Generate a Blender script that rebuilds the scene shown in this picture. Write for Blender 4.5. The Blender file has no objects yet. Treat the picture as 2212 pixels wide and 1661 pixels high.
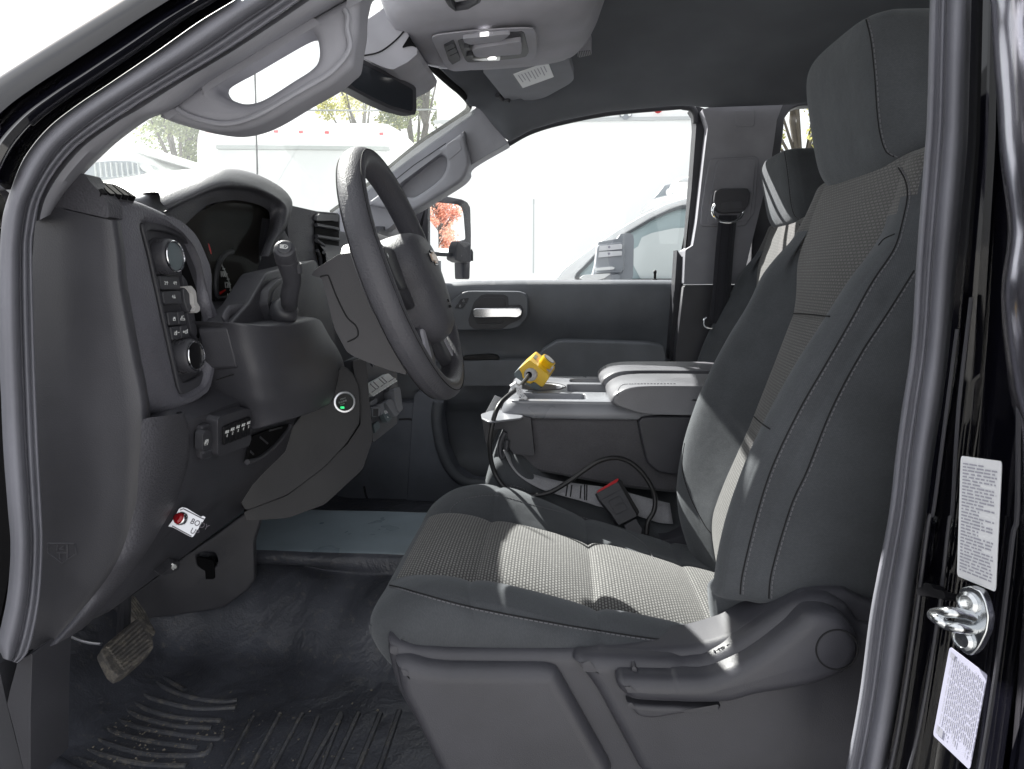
# Interior of a pickup cab seen through the open driver doorway (Blender 4.5)
import bpy, bmesh, math, random
from mathutils import Vector, Matrix
from mathutils.bvhtree import BVHTree
random.seed(7)
R = math.radians
scene = bpy.context.scene
COL = scene.collection

# ------------------------------------------------------------------ camera
CX, CY, FP = 1106.0, 830.5, 1475.0
ZC = 1.62                       # eye height above the ground
PITCH = math.atan(235 / 1475.0)
YAW = math.atan(102 / 1475.0 * math.cos(PITCH))
O = Vector((0, 0, ZC))
FW = Vector((-math.sin(YAW) * math.cos(PITCH), math.cos(YAW) * math.cos(PITCH), -math.sin(PITCH)))
RT = Vector((math.cos(YAW), math.sin(YAW), 0))
UP = RT.cross(FW)
cam = bpy.data.cameras.new('camera')
cam.lens = 36 * FP / 2212.0
cam.sensor_width = 36
cam.clip_start = 0.02
cam.clip_end = 3000
camo = bpy.data.objects.new('camera', cam)
COL.objects.link(camo)
m = Matrix((RT, UP, -FW)).transposed().to_4x4()
m.translation = O
camo.matrix_world = m
scene.camera = camo

def ray(px, py):
    return FW + RT * ((px - CX) / FP) + UP * ((CY - py) / FP)
def P(px, py, Y):
    d = ray(px, py); return O + d * (Y / d.y)
def PX(px, py, X):
    d = ray(px, py); return O + d * (X / d.x)
def PZ(px, py, Z):              # Z relative to the eye
    d = ray(px, py); return O + d * (Z / d.z)
def pix(p):
    v = p - O; w = v.dot(FW)
    return (CX + FP * v.dot(RT) / w, CY - FP * v.dot(UP) / w)
class Pl:
    def __init__(s, a, b, c):
        s.o = a; s.n = (b - a).cross(c - a).normalized()
        if s.n.dot(O - a) < 0: s.n = -s.n
    def hit(s, px, py, off=0.0):
        d = ray(px, py); return O + d * ((s.o + s.n * off - O).dot(s.n) / d.dot(s.n))
# crop converters: pixel read in an enlarged detail -> picture pixel
def cv(ox, oy, w, W=2212.0):
    k = w / W
    def f(*pts):
        return [((ox + x * k) * .54004, (oy + y * k) * .54004) for x, y in pts]
    return f
cA, cB, cC = cv(0, 0, 1400), cv(1300, 0, 1400), cv(2696, 0, 1400)
cD, cE, cF = cv(0, 1000, 1400), cv(1300, 1000, 1400), cv(2696, 1000, 1400)
cG, cH, cI = cv(0, 2026, 1400), cv(1300, 2026, 1400), cv(2696, 2026, 1400)
cK, cW, cS = cv(500, 850, 500), cv(1000, 700, 900), cv(1350, 1400, 400)
cY, cQ, cN = cv(1900, 1350, 600), cv(2300, 1800, 500), cv(2100, 700, 800)
cJ, cV = cv(3500, 2200, 596, 1130), cv(300, 400, 800)
def n1(*a): return list(a)

# ------------------------------------------------------------------ outlines
def lerp(a, b, t): return tuple(x + (y - x) * t for x, y in zip(a, b))
def fil(pts, r=.3, n=4):
    out = []; N = len(pts)
    for i in range(N):
        p0, p1, p2 = pts[i - 1], pts[i], pts[(i + 1) % N]
        a, b = lerp(p1, p0, r), lerp(p1, p2, r)
        for k in range(n + 1):
            t = k / n
            out.append(lerp(lerp(a, p1, t), lerp(p1, b, t), t))
    return out
def spl(pts, n=6, closed=False):
    N = len(pts); out = []
    rng = N if closed else N - 1
    for i in range(rng):
        if closed: p = [pts[(i + k - 1) % N] for k in range(4)]
        else: p = [pts[max(i - 1, 0)], pts[i], pts[i + 1], pts[min(i + 2, N - 1)]]
        for k in range(n):
            t = k / n
            out.append(tuple(.5 * (2 * b + (c - a) * t + (2 * a - 5 * b + 4 * c - d) * t * t + (3 * b - a - 3 * c + d) * t ** 3)
                       for a, b, c, d in zip(*p)))
    if not closed: out.append(tuple(pts[-1]))
    return out
def resamp(pts, n):
    L = [0]
    for a, b in zip(pts, pts[1:]): L.append(L[-1] + math.dist(a, b))
    out = []; j = 0
    for k in range(n):
        s = L[-1] * k / (n - 1)
        while j < len(pts) - 2 and L[j + 1] < s: j += 1
        t = (s - L[j]) / max(1e-9, L[j + 1] - L[j])
        out.append(lerp(pts[j], pts[j + 1], t))
    return out

# ------------------------------------------------------------------ objects
def setup(ob, label=None, cat=None, group=None, kind=None):
    if label: ob['label'] = label
    if cat: ob['category'] = cat
    if group: ob['group'] = group
    if kind: ob['kind'] = kind
    return ob
def thing(name, loc, label, cat, group=None):
    o = bpy.data.objects.new(name, None); COL.objects.link(o)
    o.empty_display_size = .05; o.location = loc
    return setup(o, label, cat, group)
def link(ob, parent=None):
    COL.objects.link(ob)
    if parent is not None:
        ob.parent = parent
        if parent.type == 'EMPTY': ob.matrix_parent_inverse = Matrix.Translation(-parent.location)
    return ob
def mobj(name, verts, faces, mat, parent=None, bevel=0, seg=2, sub=0, solid=0, soff=-1, smooth=True, ang=35, uv=None, fm=None, label=None, blim=30, clamp=True):
    me = bpy.data.meshes.new(name)
    me.from_pydata([tuple(v) for v in verts], [], faces)
    mats = mat if isinstance(mat, (list, tuple)) else [mat]
    for mm in mats: me.materials.append(mm)
    if fm:
        for p, i in zip(me.polygons, fm): p.material_index = i
    if uv:
        l = me.uv_layers.new(name='UVMap')
        for lp in me.loops: l.data[lp.index].uv = uv[lp.vertex_index]
    me.update()
    bm = bmesh.new(); bm.from_mesh(me)
    bmesh.ops.recalc_face_normals(bm, faces=bm.faces)
    bm.to_mesh(me); bm.free()
    finish(me, smooth, ang)
    ob = bpy.data.objects.new(name, me)
    if solid:
        md = ob.modifiers.new('solid', 'SOLIDIFY'); md.thickness = solid; md.offset = soff
    if sub:
        md = ob.modifiers.new('sub', 'SUBSURF'); md.levels = sub; md.render_levels = sub
    if bevel:
        md = ob.modifiers.new('bevel', 'BEVEL'); md.width = bevel; md.segments = seg
        md.limit_method = 'ANGLE'; md.angle_limit = R(blim); md.harden_normals = True; md.use_clamp_overlap = clamp
    if label: ob['label'] = label
    return link(ob, parent)
def finish(me, smooth=True, ang=35):
    if smooth:
        for p in me.polygons: p.use_smooth = True
        if ang < 180: me.set_sharp_from_angle(angle=R(ang))
def prism(name, pts, vec, mat, parent=None, bevel=0, **k):
    n = len(pts); vec = Vector(vec)
    v = [Vector(p) for p in pts] + [Vector(p) + vec for p in pts]
    f = [tuple(range(n)), tuple(range(2 * n - 1, n - 1, -1))]
    f += [(i, (i + 1) % n, n + (i + 1) % n, n + i) for i in range(n)]
    return mobj(name, v, f, mat, parent, bevel, **k)
def plate(name, pl, pp, t, mat, parent=None, bevel=0, back=0.0, **k):
    """outline in picture pixels = the front face, t in front of the plane, running back to plane - back"""
    pts = [pl.hit(x, y, t) for x, y in pp]
    return prism(name, pts, -pl.n * (t + back), mat, parent, bevel, **k)
def ybox(name, pp, Y0, Y1, mat, parent=None, bevel=0, **k):
    pts = [P(x, y, Y0) for x, y in pp]
    return prism(name, pts, (0, Y1 - Y0, 0), mat, parent, bevel, **k)
def grid(name, rows, mat, parent=None, close=False, uvs=True, fmf=None, **k):
    """rows: list of equally long lists of points"""
    nr, nc = len(rows), len(rows[0])
    v = [Vector(p) for r in rows for p in r]
    f = []; fm = []
    for i in range(nr - 1):
        for j in range(nc - 1 + (1 if close else 0)):
            f.append((i * nc + j, i * nc + (j + 1) % nc, (i + 1) * nc + (j + 1) % nc, (i + 1) * nc + j))
            if fmf: fm.append(fmf(i, j))
    uv = None
    if uvs:
        uv = {}
        mid = nc // 2; mr = nr // 2
        U = [0]
        for i in range(1, nr): U.append(U[-1] + (Vector(rows[i][mid]) - Vector(rows[i - 1][mid])).length)
        V = [0]
        for j in range(1, nc): V.append(V[-1] + (Vector(rows[mr][j]) - Vector(rows[mr][j - 1])).length)
        uv = [(V[j], U[i]) for i in range(nr) for j in range(nc)]
    return mobj(name, v, f, mat, parent, uv=uv, fm=fm or None, **k)
def frames(path):
    """parallel-transport frames"""
    T = []
    for i in range(len(path)):
        a = path[max(i - 1, 0)]; b = path[min(i + 1, len(path) - 1)]
        T.append((b - a).normalized())
    u = T[0].orthogonal().normalized(); out = []
    for t in T:
        u = (u - t * u.dot(t)).normalized(); out.append((u, t.cross(u)))
    return out
def tube_geo(path, r, n=10, closed=False):
    path = [Vector(p) for p in path]; fr = frames(path)
    v = []; f = []
    for i, (p, (a, b)) in enumerate(zip(path, fr)):
        rr = r[i] if isinstance(r, (list, tuple)) else r
        for k in range(n):
            t = 2 * math.pi * k / n
            v.append(p + a * (math.cos(t) * rr) + b * (math.sin(t) * rr))
    m_ = len(path)
    for i in range(m_ - 1):
        for k in range(n):
            f.append((i * n + k, i * n + (k + 1) % n, (i + 1) * n + (k + 1) % n, (i + 1) * n + k))
    f.append(tuple(range(n))); f.append(tuple((m_ - 1) * n + k for k in range(n)))
    return v, f
def tube(name, path, r, mat, parent=None, n=10, **k):
    v, f = tube_geo(path, r, n)
    return mobj(name, v, f, mat, parent, **k)
def merge(geos):
    V = []; F_ = []
    for v, f in geos:
        o = len(V); V += list(v); F_ += [tuple(i + o for i in q) for q in f]
    return V, F_
def lathe_geo(c, axis, prof, n=32, caps=True):
    c = Vector(c); ax = Vector(axis).normalized(); a = ax.orthogonal().normalized(); b = ax.cross(a)
    v = []; f = []
    for r, h in prof:
        for k in range(n):
            t = 2 * math.pi * k / n
            v.append(c + ax * h + a * (math.cos(t) * r) + b * (math.sin(t) * r))
    for i in range(len(prof) - 1):
        for k in range(n):
            f.append((i * n + k, i * n + (k + 1) % n, (i + 1) * n + (k + 1) % n, (i + 1) * n + k))
    if caps: f.append(tuple(range(n))); f.append(tuple((len(prof) - 1) * n + k for k in range(n)))
    return v, f
def lathe(name, c, axis, prof, mat, parent=None, n=32, caps=True, **k):
    v, f = lathe_geo(c, axis, prof, n, caps)
    return mobj(name, v, f, mat, parent, **k)
def fill2d(loops):
    """triangulated fill of closed 2D loops (the first is the outline, the others are holes)"""
    c = bpy.data.curves.new('tmp', 'CURVE'); c.dimensions = '2D'; c.fill_mode = 'BOTH'
    for loop in loops:
        s = c.splines.new('POLY'); s.points.add(len(loop) - 1); s.use_cyclic_u = True
        for i, p in enumerate(loop): s.points[i].co = (p[0], p[1], 0, 1)
    tmp = bpy.data.objects.new('tmp', c); me = bpy.data.meshes.new_from_object(tmp); bpy.data.objects.remove(tmp)
    v = [tuple(q.co[:2]) for q in me.vertices]; f = [tuple(p.vertices) for p in me.polygons]
    bpy.data.meshes.remove(me); return v, f
def round_plate(name, loops, nrm, thick, r, mat, parent=None, seg=5, label=None, step=None):
    """flat moulding with a true rounded rim: loops = 3D outlines on its front face, holes after the first"""
    nrm = Vector(nrm).normalized(); o = Vector(loops[0][0])
    u = Vector(loops[0][len(loops[0]) // 3]) - o; u = (u - nrm * u.dot(nrm)).normalized(); w = nrm.cross(u)
    L2 = []
    for loop in loops:
        q = [((Vector(p) - o).dot(u), (Vector(p) - o).dot(w)) for p in loop]
        q = [p for k, p in enumerate(q) if math.dist(p, q[k - 1]) > 1e-6]
        per = sum(math.dist(q[k], q[k - 1]) for k in range(len(q)))
        n = int(min(260, max(48, per / (step or max(.0022, r * .35)))))
        L2.append(resamp(q + [q[0]], n + 1)[:-1])
    V = []; F_ = []; caps = []
    for li, q in enumerate(L2):
        n = len(q)
        area = sum(q[k - 1][0] * q[k][1] - q[k][0] * q[k - 1][1] for k in range(n))
        sg = (1 if area > 0 else -1) * (1 if li == 0 else -1)
        per = sum(math.dist(q[k], q[k - 1]) for k in range(n)); m_ = max(1, int(r * .9 / (per / n)))
        nn = []
        for k in range(n):
            a, b = q[(k - m_) % n], q[(k + m_) % n]; t = (b[0] - a[0], b[1] - a[1]); l = math.hypot(*t) or 1
            nn.append((-t[1] / l * sg, t[0] / l * sg))
        rings = [(0, thick)] + [(r * (1 - math.cos(R(90 * k / seg))), r * (1 - math.sin(R(90 * k / seg)))) for k in range(seg + 1)]
        base = len(V)
        for ins, dep in rings:
            ring = [(p[0] + d[0] * ins, p[1] + d[1] * ins) for p, d in zip(q, nn)]
            V += [o + u * p[0] + w * p[1] - nrm * dep for p in ring]
        caps.append(ring)
        for a in range(len(rings) - 1):
            for k in range(n):
                F_.append((base + a * n + k, base + a * n + (k + 1) % n, base + (a + 1) * n + (k + 1) % n, base + (a + 1) * n + k))
    cv_, cf = fill2d(caps); b0 = len(V)
    V += [o + u * p[0] + w * p[1] for p in cv_]; F_ += [tuple(b0 + i for i in f) for f in cf]
    me = bpy.data.meshes.new(name); me.from_pydata([tuple(v) for v in V], [], F_); me.materials.append(mat); me.update()
    bm = bmesh.new(); bm.from_mesh(me)
    bmesh.ops.remove_doubles(bm, verts=bm.verts, dist=2e-5)
    bmesh.ops.recalc_face_normals(bm, faces=bm.faces)
    bm.to_mesh(me); bm.free(); finish(me, True, 50)
    ob = bpy.data.objects.new(name, me)
    if label: ob['label'] = label
    return link(ob, parent)
def holeplate(name, outer, holes, nrm, thick, mat, parent=None, bevel=0.0, label=None, **k):
    return round_plate(name, [outer] + list(holes), nrm, thick, max(bevel, .0006), mat, parent, label=label)
def yround(name, pp, Y0, Y1, mat, parent=None, r=.01, **k):
    return round_plate(name, [[P(x, y, Y0) for x, y in pp]], (0, -1, 0), Y1 - Y0, r, mat, parent, **k)
def text(name, s, pos, right, up, size, mat, parent=None, ext=.0004, align='CENTER', xs=1.0):
    c = bpy.data.curves.new('tmp', 'FONT'); c.body = s; c.size = size; c.extrude = ext
    c.align_x = align; c.align_y = 'CENTER'; c.resolution_u = 3
    tmp = bpy.data.objects.new('tmp', c)
    me = bpy.data.meshes.new_from_object(tmp); bpy.data.objects.remove(tmp)
    r = Vector(right).normalized(); u = Vector(up); u = (u - r * u.dot(r)).normalized(); n = r.cross(u)
    M = Matrix((r * xs, u, n)).transposed().to_4x4(); M.translation = Vector(pos)
    me.transform(M); me.materials.clear(); me.materials.append(mat); me.name = name
    return link(bpy.data.objects.new(name, me), parent)
def bvh(ob):
    dg = bpy.context.evaluated_depsgraph_get(); dg.update()
    e = ob.evaluated_get(dg); me = e.to_mesh()
    M = Matrix()          # parts are modelled in world space
    t = BVHTree.FromPolygons([M @ v.co for v in me.vertices], [tuple(p.vertices) for p in me.polygons])
    e.to_mesh_clear(); return t
def cast(tree, px, py, lift=.0):
    d = ray(px, py).normalized(); h = tree.ray_cast(O, d)
    if h[0] is None: return None
    n = h[1] if h[1].dot(d) < 0 else -h[1]
    return h[0] + n * lift
def castline(tree, pp, n=60, lift=.0):
    out = [cast(tree, x, y, lift) for x, y in resamp(spl(pp, 8), n)]
    return [p for p in out if p is not None]
def stitches_geo(line, pitch=.006, L=.0042, r=.00075):
    """little thread dashes along a 3D line"""
    geos = []; acc = 0; pos = 0
    tot = sum((b - a).length for a, b in zip(line, line[1:]))
    pts = [tuple(p) for p in line]
    n = max(2, int(tot / pitch)); rs = [Vector(p) for p in resamp(pts, n * 2)]
    for i in range(0, len(rs) - 1, 2): geos.append(tube_geo([rs[i], rs[i].lerp(rs[i + 1], 1.35)], r, 5))
    return geos
# ------------------------------------------------------------------ materials
KA = .64
def newmat(name):
    mt = bpy.data.materials.new(name); mt.use_nodes = True
    nt = mt.node_tree; b = nt.nodes['Principled BSDF']
    return mt, nt, b
def nd(nt, t, **k):
    n = nt.nodes.new(t)
    for a, v in k.items():
        if a in n.inputs: n.inputs[a].default_value = v
        else: setattr(n, a, v)
    return n
def coord(nt, which='Object', sc=None):
    tc = nt.nodes.new('ShaderNodeTexCoord'); o = tc.outputs[which]
    return o
def bump(nt, b, h, strength=.3, dist=.001):
    bp = nd(nt, 'ShaderNodeBump'); bp.inputs['Strength'].default_value = strength; bp.inputs['Distance'].default_value = dist
    nt.links.new(h, bp.inputs['Height']); nt.links.new(bp.outputs['Normal'], b.inputs['Normal'])
    return bp
def rampmix(nt, fac, c0, c1, lo=.35, hi=.65):
    r = nd(nt, 'ShaderNodeValToRGB'); e = r.color_ramp.elements
    e[0].position = lo; e[0].color = (*c0, 1); e[1].position = hi; e[1].color = (*c1, 1)
    nt.links.new(fac, r.inputs['Fac']); return r.outputs['Color']
def plastic(name, col, rough=.5, grain=900, gs=.35, spec=.5, gd=.0006, var=.12, dust=0, fold=0, dlo=.56):
    mt, nt, b = newmat(name); col = [x * KA * t for x, t in zip(col, (.985, .99, 1.07))]
    b.inputs['Roughness'].default_value = rough; b.inputs['Specular IOR Level'].default_value = spec
    co = coord(nt)
    big = nd(nt, 'ShaderNodeTexNoise', Scale=9.0, Detail=3.0); nt.links.new(co, big.inputs['Vector'])
    c = rampmix(nt, big.outputs['Fac'], [x * (1 - var) for x in col], [x * (1 + var) for x in col])
    if dust:
        d1 = nd(nt, 'ShaderNodeTexNoise', Scale=60.0, Detail=6.0, Roughness=.75); nt.links.new(co, d1.inputs['Vector'])
        f = rampmix(nt, d1.outputs['Fac'], (0, 0, 0), (dust, dust, dust), dlo, dlo + .16)
        mx = nd(nt, 'ShaderNodeMix', data_type='RGBA'); nt.links.new(f, mx.inputs['Factor'])
        nt.links.new(c, mx.inputs[6]); mx.inputs[7].default_value = (.23, .21, .18, 1); c = mx.outputs[2]
    nt.links.new(c, b.inputs['Base Color'])
    if grain:
        v = nd(nt, 'ShaderNodeTexVoronoi', Scale=float(grain)); nt.links.new(co, v.inputs['Vector'])
        bp1 = bump(nt, b, v.outputs['Distance'], gs, gd)
        if fold:
            fn_ = nd(nt, 'ShaderNodeTexNoise', Scale=11.0, Detail=4.0, Distortion=.6); nt.links.new(co, fn_.inputs['Vector'])
            bp0 = bump(nt, b, fn_.outputs['Fac'], fold, .03); nt.links.new(bp0.outputs['Normal'], bp1.inputs['Normal']); nt.links.new(bp1.outputs['Normal'], b.inputs['Normal'])
    rr = rampmix(nt, big.outputs['Fac'], [rough * .9] * 3, [min(1, rough * 1.12)] * 3)
    nt.links.new(rr, b.inputs['Roughness'])
    return mt
def plain(name, col, rough=.5, metal=0, spec=.5, coat=0, emit=None):
    mt, nt, b = newmat(name)
    b.inputs['Base Color'].default_value = (*col, 1); b.inputs['Roughness'].default_value = rough
    b.inputs['Metallic'].default_value = metal; b.inputs['Specular IOR Level'].default_value = spec
    b.inputs['Coat Weight'].default_value = coat
    if emit:
        b.inputs['Emission Color'].default_value = (*emit[0], 1); b.inputs['Emission Strength'].default_value = emit[1]
    return mt
def fabric(name, col, thread=.0011, contrast=.45, var=.1, sheen=.25):
    mt, nt, b = newmat(name); col = [x * KA for x in col]
    b.inputs['Roughness'].default_value = .9; b.inputs['Specular IOR Level'].default_value = .2
    b.inputs['Sheen Weight'].default_value = sheen; b.inputs['Sheen Roughness'].default_value = .5
    b.inputs['Sheen Tint'].default_value = (.8, .85, .9, 1)
    uvc = coord(nt, 'UV')
    w = nd(nt, 'ShaderNodeTexBrick', Scale=1.0); w.offset = .5
    w.inputs['Brick Width'].default_value = thread * 2; w.inputs['Row Height'].default_value = thread
    w.inputs['Mortar Size'].default_value = thread * .22; w.inputs['Mortar Smooth'].default_value = .8
    w.inputs['Color1'].default_value = (*[x * 1.1 for x in col], 1); w.inputs['Color2'].default_value = (*[x * .92 for x in col], 1)
    w.inputs['Mortar'].default_value = (*[x * (1 - contrast) for x in col], 1)
    nt.links.new(uvc, w.inputs['Vector'])
    n = nd(nt, 'ShaderNodeTexNoise', Scale=14.0, Detail=4.0); nt.links.new(coord(nt), n.inputs['Vector'])
    k = rampmix(nt, n.outputs['Fac'], [1 - var] * 3, [1 + var] * 3)
    mx = nd(nt, 'ShaderNodeMix', data_type='RGBA', blend_type='MULTIPLY'); mx.inputs['Factor'].default_value = 1
    nt.links.new(w.outputs['Color'], mx.inputs[6]); nt.links.new(k, mx.inputs[7])
    nt.links.new(mx.outputs[2], b.inputs['Base Color'])
    wn_ = nd(nt, 'ShaderNodeTexNoise', Scale=16.0, Detail=3.0); nt.links.new(coord(nt), wn_.inputs['Vector'])
    b2 = bump(nt, b, wn_.outputs['Fac'], .12, .02)
    b1 = bump(nt, b, w.outputs['Fac'], .35, -.0004); nt.links.new(b2.outputs['Normal'], b1.inputs['Normal'])
    return mt
def mesh_fabric(name, dark, light, W=.0070, H=.0050):
    """seat insert: staggered pale dashes woven into a dark ground"""
    mt, nt, b = newmat(name); dark = [x * KA for x in dark]; light = [x * KA for x in light]
    b.inputs['Roughness'].default_value = .85; b.inputs['Specular IOR Level'].default_value = .25
    b.inputs['Sheen Weight'].default_value = .2; b.inputs['Sheen Roughness'].default_value = .5
    uvc = coord(nt, 'UV')
    w = nd(nt, 'ShaderNodeTexBrick', Scale=1.0); w.offset = .5
    w.inputs['Brick Width'].default_value = W; w.inputs['Row Height'].default_value = H
    w.inputs['Mortar Size'].default_value = .00135; w.inputs['Mortar Smooth'].default_value = .5
    w.inputs['Color1'].default_value = (*light, 1); w.inputs['Color2'].default_value = (*[x * .8 for x in light], 1)
    w.inputs['Mortar'].default_value = (*dark, 1)
    nt.links.new(uvc, w.inputs['Vector'])
    n = nd(nt, 'ShaderNodeTexNoise', Scale=900.0, Detail=2.0); nt.links.new(uvc, n.inputs['Vector'])
    k = rampmix(nt, n.outputs['Fac'], [.7] * 3, [1.25] * 3)
    mx = nd(nt, 'ShaderNodeMix', data_type='RGBA', blend_type='MULTIPLY'); mx.inputs['Factor'].default_value = 1
    nt.links.new(w.outputs['Color'], mx.inputs[6]); nt.links.new(k, mx.inputs[7])
    nt.links.new(mx.outputs[2], b.inputs['Base Color'])
    bump(nt, b, w.outputs['Fac'], .5, -.0007)
    return mt
def glass(name, tint=(1, 1, 1), refl=.06, rough=0.0, haze=None, graz=.9):
    mt, nt, b = newmat(name); nt.nodes.remove(b)
    out = nt.nodes['Material Output']
    t = nd(nt, 'ShaderNodeBsdfTransparent'); t.inputs['Color'].default_value = (*tint, 1)
    g = nd(nt, 'ShaderNodeBsdfGlossy'); g.inputs['Roughness'].default_value = rough
    # Schlick reflectance of a thin pane, the same from both sides
    ge = nd(nt, 'ShaderNodeNewGeometry')
    dt = nd(nt, 'ShaderNodeVectorMath', operation='DOT_PRODUCT'); nt.links.new(ge.outputs['Normal'], dt.inputs[0]); nt.links.new(ge.outputs['Incoming'], dt.inputs[1])
    ab = nd(nt, 'ShaderNodeMath', operation='ABSOLUTE'); nt.links.new(dt.outputs['Value'], ab.inputs[0])
    iv = nd(nt, 'ShaderNodeMath', operation='SUBTRACT'); iv.inputs[0].default_value = 1; nt.links.new(ab.outputs[0], iv.inputs[1])
    pw = nd(nt, 'ShaderNodeMath', operation='POWER'); nt.links.new(iv.outputs[0], pw.inputs[0]); pw.inputs[1].default_value = 5
    sc = nd(nt, 'ShaderNodeMath', operation='MULTIPLY_ADD'); nt.links.new(pw.outputs[0], sc.inputs[0]); sc.inputs[1].default_value = graz; sc.inputs[2].default_value = refl
    mx = nd(nt, 'ShaderNodeMixShader'); nt.links.new(sc.outputs[0], mx.inputs[0])
    nt.links.new(t.outputs[0], mx.inputs[1]); nt.links.new(g.outputs[0], mx.inputs[2])
    last = mx
    if haze:
        d = nd(nt, 'ShaderNodeBsdfTranslucent'); d.inputs['Color'].default_value = (.9, .95, .93, 1)
        n = nd(nt, 'ShaderNodeTexNoise', Scale=5.0, Detail=8.0, Roughness=.7); nt.links.new(coord(nt), n.inputs['Vector'])
        f = rampmix(nt, n.outputs['Fac'], [haze * .4] * 3, [haze] * 3)
        m2 = nd(nt, 'ShaderNodeMixShader'); nt.links.new(f, m2.inputs[0])
        nt.links.new(mx.outputs[0], m2.inputs[1]); nt.links.new(d.outputs[0], m2.inputs[2]); last = m2
    nt.links.new(last.outputs[0], out.inputs['Surface'])
    return mt
M = {}
K = 1.0
M['soft'] = plastic('soft dash skin', (.112, .111, .120), .52, 420, .5, .5, .0010)
M['endcap'] = plastic('dash end plastic', (.078, .078, .085), .45, 620, .3, .5, .0006)
M['plas'] = plastic('moulded plastic', (.078, .078, .085), .48, 900, .25)
M['plasd'] = plastic('dark moulded plastic', (.075, .076, .082), .45, 900, .2)
M['trimg'] = plastic('grey pillar trim', (.43, .43, .445), .6, 1100, .2)
M['shield'] = plastic('seat shield plastic', (.086, .086, .095), .42, 1000, .28)
M['head'] = plastic('headliner cloth', (.205, .215, .222), .95, 1500, .35, .15, .0006, .07)
M['pod'] = plastic('overhead console plastic', (.60, .59, .61), .65, 1300, .25, .3)
M['door'] = plastic('door panel skin', (.22, .235, .245), .45, 450, .4, .5, .0008)
M['rub'] = plastic('black rubber', (.055, .056, .062), .5, 500, .25, .4, .0005, .2)
M['seal'] = plastic('door seal rubber', (.30, .303, .325), .6, 700, .2, .3)
M['mat'] = plastic('vinyl floor', (.115, .122, .138), .34, 260, .35, .5, .0012, .25, dust=.42, fold=.35)
M['matd'] = plastic('vinyl floor ribs', (.12, .125, .135), .5, 260, .35, .5, .0012, .3, dust=.6, dlo=.50)
M['pedal'] = plastic('dusty pedal rubber', (.15, .142, .13), .75, 300, .4, .3, .001, .2, dust=.8, dlo=.48)
M['gloss'] = plain('gloss black paint', (.004, .004, .007), .06, 0, .6, .5)
M['blk'] = plain('black gloss plastic', (.008, .008, .010), .45, 0, .3)
M['hole'] = plain('dark void', (.006, .006, .007), .8, 0, .1)
M['lens'] = plain('smoked gauge lens', (.030, .028, .026), .6, 0, .1)
M['chrome'] = plain('chrome', (.75, .76, .78), .12, 1)
M['satin'] = plain('satin silver', (.62, .63, .66), .3, 1)
M['zinc'] = plain('zinc plate', (.62, .64, .66), .22, 1)
M['white'] = plain('white print', (.8, .82, .82), .6)
M['grey'] = plain('grey print', (.35, .36, .38), .6)
M['red'] = plain('red plastic', (.55, .010, .018), .35)
M['redn'] = plain('red needle', (.75, .02, .02), .5)
M['green'] = plain('lit green lamp', (.02, .6, .2), .5, emit=((.05, 1, .3), .8))
M['yellow'] = plain('yellow plastic', (.80, .50, .012), .38)
M['gbase'] = plain('slate grey plastic', (.12, .15, .165), .5)
M['gland'] = plain('light grey nylon', (.55, .54, .54), .5)
M['cable'] = plain('black cable sheath', (.018, .018, .02), .38)
M['label'] = plain('white label', (.72, .73, .76), .5)
M['labelg'] = plain('lilac grey label', (.46, .46, .58), .45)
M['ink'] = plain('grey ink', (.34, .34, .40), .7)
M['inkd'] = plain('dark ink', (.10, .09, .11), .7)
M['bolster'] = fabric('bolster cloth', (.132, .141, .156))
M['strap'] = fabric('seat belt webbing', (.62, .62, .66), .0016, .35, .05)
M['strapd'] = fabric('dark seat belt webbing', (.055, .055, .068), .0022, .4, .05)
M['insert'] = mesh_fabric('seat insert cloth', (.105, .105, .106), (.43, .428, .42), .0064, .0046)
M['conscloth'] = fabric('console cloth', (.22, .215, .235))
M['thread'] = plain('grey thread', (.15, .15, .165), .9)
M['threadd'] = plain('dark seam', (.012, .012, .014), .9)
M['paint'] = plain('white vehicle paint', (.93, .94, .94), .25, 0, .5, .4)
M['wgrey'] = plain('pale grey panel', (.55, .57, .58), .5)
M['mgrey'] = plain('grey mirror shell', (.30, .32, .35), .5)
M['wingl'] = plain('reflecting tinted glass', (.42, .52, .54), .08)
M['mirror'] = plain('mirror', (.95, .95, .95), .01, 1)
M['dimmirror'] = plain('dim mirror glass', (.03, .034, .042), .1)
M['glass'] = glass('window glass', (.96, .98, .975))
M['wsglass'] = glass('windscreen glass', (.96, .985, .97), .05, 0, haze=.06)
M['edge'] = plain('door edge with painted sky sheen', (.42, .41, .48), .16, .9)  # lavender tone stands for sky mirrored in black paint
M['hoodm'] = plastic('soft gauge hood skin', (.105, .105, .112), .42, 420, .4, .6, .0010)
M['topm'] = plastic('dash top skin with painted sun', (.50, .505, .51), .35, 420, .3, .7, .0010)  # paler copy of the dash skin, sun glare put into the colour
M['tray'] = plastic('console tray plastic', (.38, .39, .40), .30, 1000, .15, .7)
M['arm'] = plastic('armrest skin', (.27, .27, .275), .33, 420, .25, .7, .0008)
M['visor'] = plastic('visor cloth', (.40, .41, .42), .95, 1500, .35, .15, .0006, .07)
M['tunnel'] = plastic('tunnel cover paled for window light', (.46, .56, .59), .30, 600, .1, .6, .0006, .08, fold=.08)  # pale bluish tone paints window light onto the tunnel top
M['tog'] = plastic('switch plastic', (.30, .31, .32), .4, 900, .15)
M['stackm'] = plastic('centre stack plastic', (.17, .175, .18), .45, 900, .2)
M['shroud'] = plastic('column shroud plastic', (.070, .068, .072), .42, 700, .3)
M['insertb'] = mesh_fabric('backrest insert cloth', (.135, .134, .135), (.27, .268, .265), .0062, .0044)
M['wellm'] = plastic('bin lining', (.42, .43, .45), .5, 900, .2)
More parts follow.
